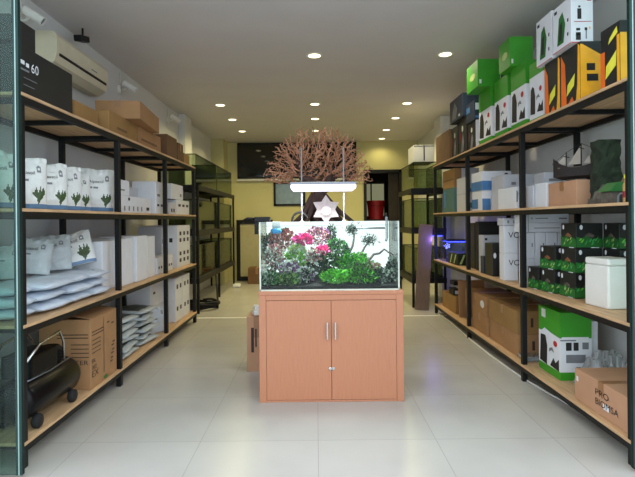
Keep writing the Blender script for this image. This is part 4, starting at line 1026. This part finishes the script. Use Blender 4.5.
# ------------------------------------------------------------------ BACK OF THE SHOP
def rack(label, x0, x1, ys, zs, top):
    t = thing('tank_rack', label, 'rack', (x0, ys[0], 0))
    o = Vector((x0, ys[0], 0)); W = x1-x0
    for y in ys:
        for x in (0, W-.04): MB().box(x, x+.04, y-o.y, y-o.y+.04, 0, top, .003).build('post', 'black', t)
    for zz in zs:
        b = MB(); Ln = ys[-1]-o.y+.04
        for x in (.041, W-.081): b.box(x, x+.04, 0, Ln, zz-.05, zz-.012)
        for y in ys: b.box(.041, W-.041, y-o.y+.0, y-o.y+.04, zz-.05, zz-.013)
        for x in (-.006, W-.0): b.box(x, x+.006, 0, Ln, zz-.09, zz)
        b.box(0, W, -.006, 0, zz-.09, zz)
        b.build('rack_frame', 'black', t)
        MB().box(.001, W-.001, 0, Ln, zz-.011, zz).build('rack_shelf', 'blackcard', t)
    return t
def tank(label, x0, x1, y0, y1, z, h, group, m='tankdim'):
    t = thing('fish_tank', label, 'fish tank', ((x0+x1)/2, (y0+y1)/2, z), 0, group)
    w, d = (x1-x0)/2, (y1-y0)/2; e = .008; b = MB()
    b.box(-w, w, -d, -d+e, .006, h); b.box(-w, w, d-e, d, .006, h); b.box(-w, -w+e, -d+e, d-e, .006, h); b.box(w-e, w, -d+e, d-e, .006, h)
    b.build('glass_walls', m, t)
    b = MB().box(-w, w, -d, d, 0, .006); b.build('tank_base', 'black', t)
    b = MB(); k = .012
    b.box(-w-.002, w+.002, -d-.002, -d+k, h, h+.012); b.box(-w-.002, w+.002, d-k, d+.002, h, h+.012); b.box(-w-.002, -w+k, -d+k, d-k, h, h+.012); b.box(w-k, w+.002, -d+k, d-k, h, h+.012)
    b.build('rim', 'black', t)
    return t
ly = [7.6, 9.25, 10.9]; lz = [.575, 1.35, 2.09]
rack('black steel aquarium rack behind the left shelving', -2.46, -1.9, ly, lz, 2.08)
nm = ['lower', 'middle', 'top']
for k, zz in enumerate(lz):
    for i in range(2):
        tank(f'dim glass tank on the {nm[k]} level of the left rack, {("nearer", "farther")[i]} one', -2.40, -1.95, ly[i]+.06, ly[i+1]-.02, zz+.001, (.52, .5, .5)[k], 'tanks on the left rack')
ry = [7.95, 9.15]; rz_ = [.5, 1.34, 2.02]
rack('black steel aquarium rack behind the right shelving', 1.62, 2.2, ry, rz_, 2.01)
for k, zz in enumerate(rz_):
    tank(f'dim glass tank on the {nm[k]} level of the right rack', 1.67, 2.15, 8.0, 9.13, zz+.001, (.5, .5, .44)[k], 'tanks on the right rack')
carton('white_box', 'white carton with dark strap on top of the right rack tank', 'box', (1.70, 2.05), (8.1, 8.6), rz_[2]+.456, .30, 'paper', None, [('q', 'N', .47, .1, .53, 1, 'ink'), ('q', 'N', 0, .9, 1, .97, 'greyink')])


b = MB().box(-.115, .115, -.012, .012, 0, 1.42, .004)
tag(b.build('leaning_plank', 'plank', None, (1.72, 7.72, .003), rot=(-.13, .09, 0)), 'long brown plank leaning on the right aquarium rack', 'plank')
t = thing('hose_coil', 'coil of black hose lying on the floor under the left rack', 'hose', (-2.0, 8.05, 0))
b = MB(); b.tube([((.30-.03*math.sin(i*.37))*math.cos(i*.3), (.22-.02*math.sin(i*.5))*math.sin(i*.3), .02+i*.0012+.012*math.sin(i*1.1)) for i in range(90)], .02, 7); b.build('coil', 'rubber', t, smooth=True)
b = MB(); b.tube([(.30, 0, .02), (.26, .2, .1), (.22, .35, .3), (.18, .45, .52)], .018, 7); b.build('loose_end', 'rubber', t, smooth=True)
b = MB(); b.box(-.08, .08, -.06, .06, 0, .09, .03)
for q_ in b.bm.verts: q_.co += noise.noise_vector(q_.co*14)*.02; q_.co.z = max(0, q_.co.z)
tag(b.build('white_bag', 'bagwhite', None, (-1.80, 10.6, 0)), 'small white bag on the floor at the far end of the left rack', 'bag')
# framed panel on back wall
t = thing('framed_panel', 'black framed pale glass panel standing against the back wall', 'panel', (-1.52, YB-.1, 0))
b = MB(); b.box(-.45, -.36, -.03, .03, .02, 1.52, .004); b.box(.36, .45, -.03, .03, .02, 1.52, .004); b.box(-.36, .36, -.03, .03, 1.42, 1.52, .004); b.box(-.36, .36, -.03, .03, .02, .12, .004); b.build('frame', 'black', t)
MB().box(-.36, .36, -.005, .005, .12, 1.42).build('panel_glass', 'mirror', t)
carton('cardboard_box', 'dark brown box on the floor before the framed panel', 'box', (-1.62, -1.2), (11.1, 11.5), 0, .38, 'carddark', None, tape='Y')
# red tub on a dark stand inside the doorway
carton('dark_stand', 'dark cupboard standing inside the back doorway', 'cupboard', (1.3, 1.86), (12.2, 12.6), 0, 1.5, 'hull')
t = thing('red_tub', 'red plastic tub on the dark cupboard inside the back doorway', 'tub', (1.58, 12.4, 1.502))
b = MB(); b.lathe([(0, 0), (.19, 0), (.215, .3), (.235, .46), (.25, .46), (.25, .49), (.22, .49), (.2, .3), (.175, .02), (0, .02)], n=24); b.build('tub_body', 'redpl', t, smooth=False)
b = MB(); b.tube([(-.25, 0, .45), (-.2, -.22, .38), (0, -.28, .34), (.2, -.22, .38), (.25, 0, .45)], .008, 6); b.build('handle', 'black', t, smooth=True)

# ------------------------------------------------------------------ light
w = bpy.data.worlds.new('World'); S.world = w; w.use_nodes = True
w.node_tree.nodes['Background'].inputs[0].default_value = (.80, .90, 1, 1)
w.node_tree.nodes['Background'].inputs[1].default_value = 2.6
la = bpy.data.lights.new('blue_point', 'POINT'); la.energy = 9; la.color = (.15, .15, 1); la.shadow_soft_size = .05
lo = bpy.data.objects.new('blue_point', la); COL.objects.link(lo); lo.location = (2.1, 7.15, RZ[1]+.2)

t = thing('blue_light_bar', 'blue violet glowing light bar fixed to the right aquarium rack', 'lamp', (1.95, 7.925, 1.22))
MB().box(-.2, .2, -.014, .014, 0, .05, .004).build('bar_housing', 'black', t)
MB().box(-.17, .17, -.012, .012, -.012, -.001).build('bar_diffuser', 'blueglow', t)
la = bpy.data.lights.new('blue_point', 'POINT'); la.energy = 4; la.color = (.2, .15, 1); la.shadow_soft_size = .05
lo = bpy.data.objects.new('blue_point', la); COL.objects.link(lo); lo.location = (1.95, 7.84, 1.16)
cam = bpy.data.cameras.new('camera'); co = bpy.data.objects.new('camera', cam); COL.objects.link(co)
co.location = (0, 0, 1.5); co.rotation_euler = (Matrix.Rotation(R(90), 3, 'X') @ Matrix.Rotation(-.010, 3, 'Z')).to_euler()
cam.sensor_width = 36; cam.lens = 36*F/635; cam.shift_x = 1.5/635; cam.shift_y = -18.5/635
cam.clip_start = .05
S.camera = co
S.view_settings.view_transform = 'Standard'; S.view_settings.look = 'None'; S.view_settings.exposure = .08; S.view_settings.gamma = 1
try: S.view_settings.use_curve_mapping = False
except Exception: pass
S.cycles.use_denoising = True
S.cycles.caustics_reflective = False; S.cycles.caustics_refractive = False
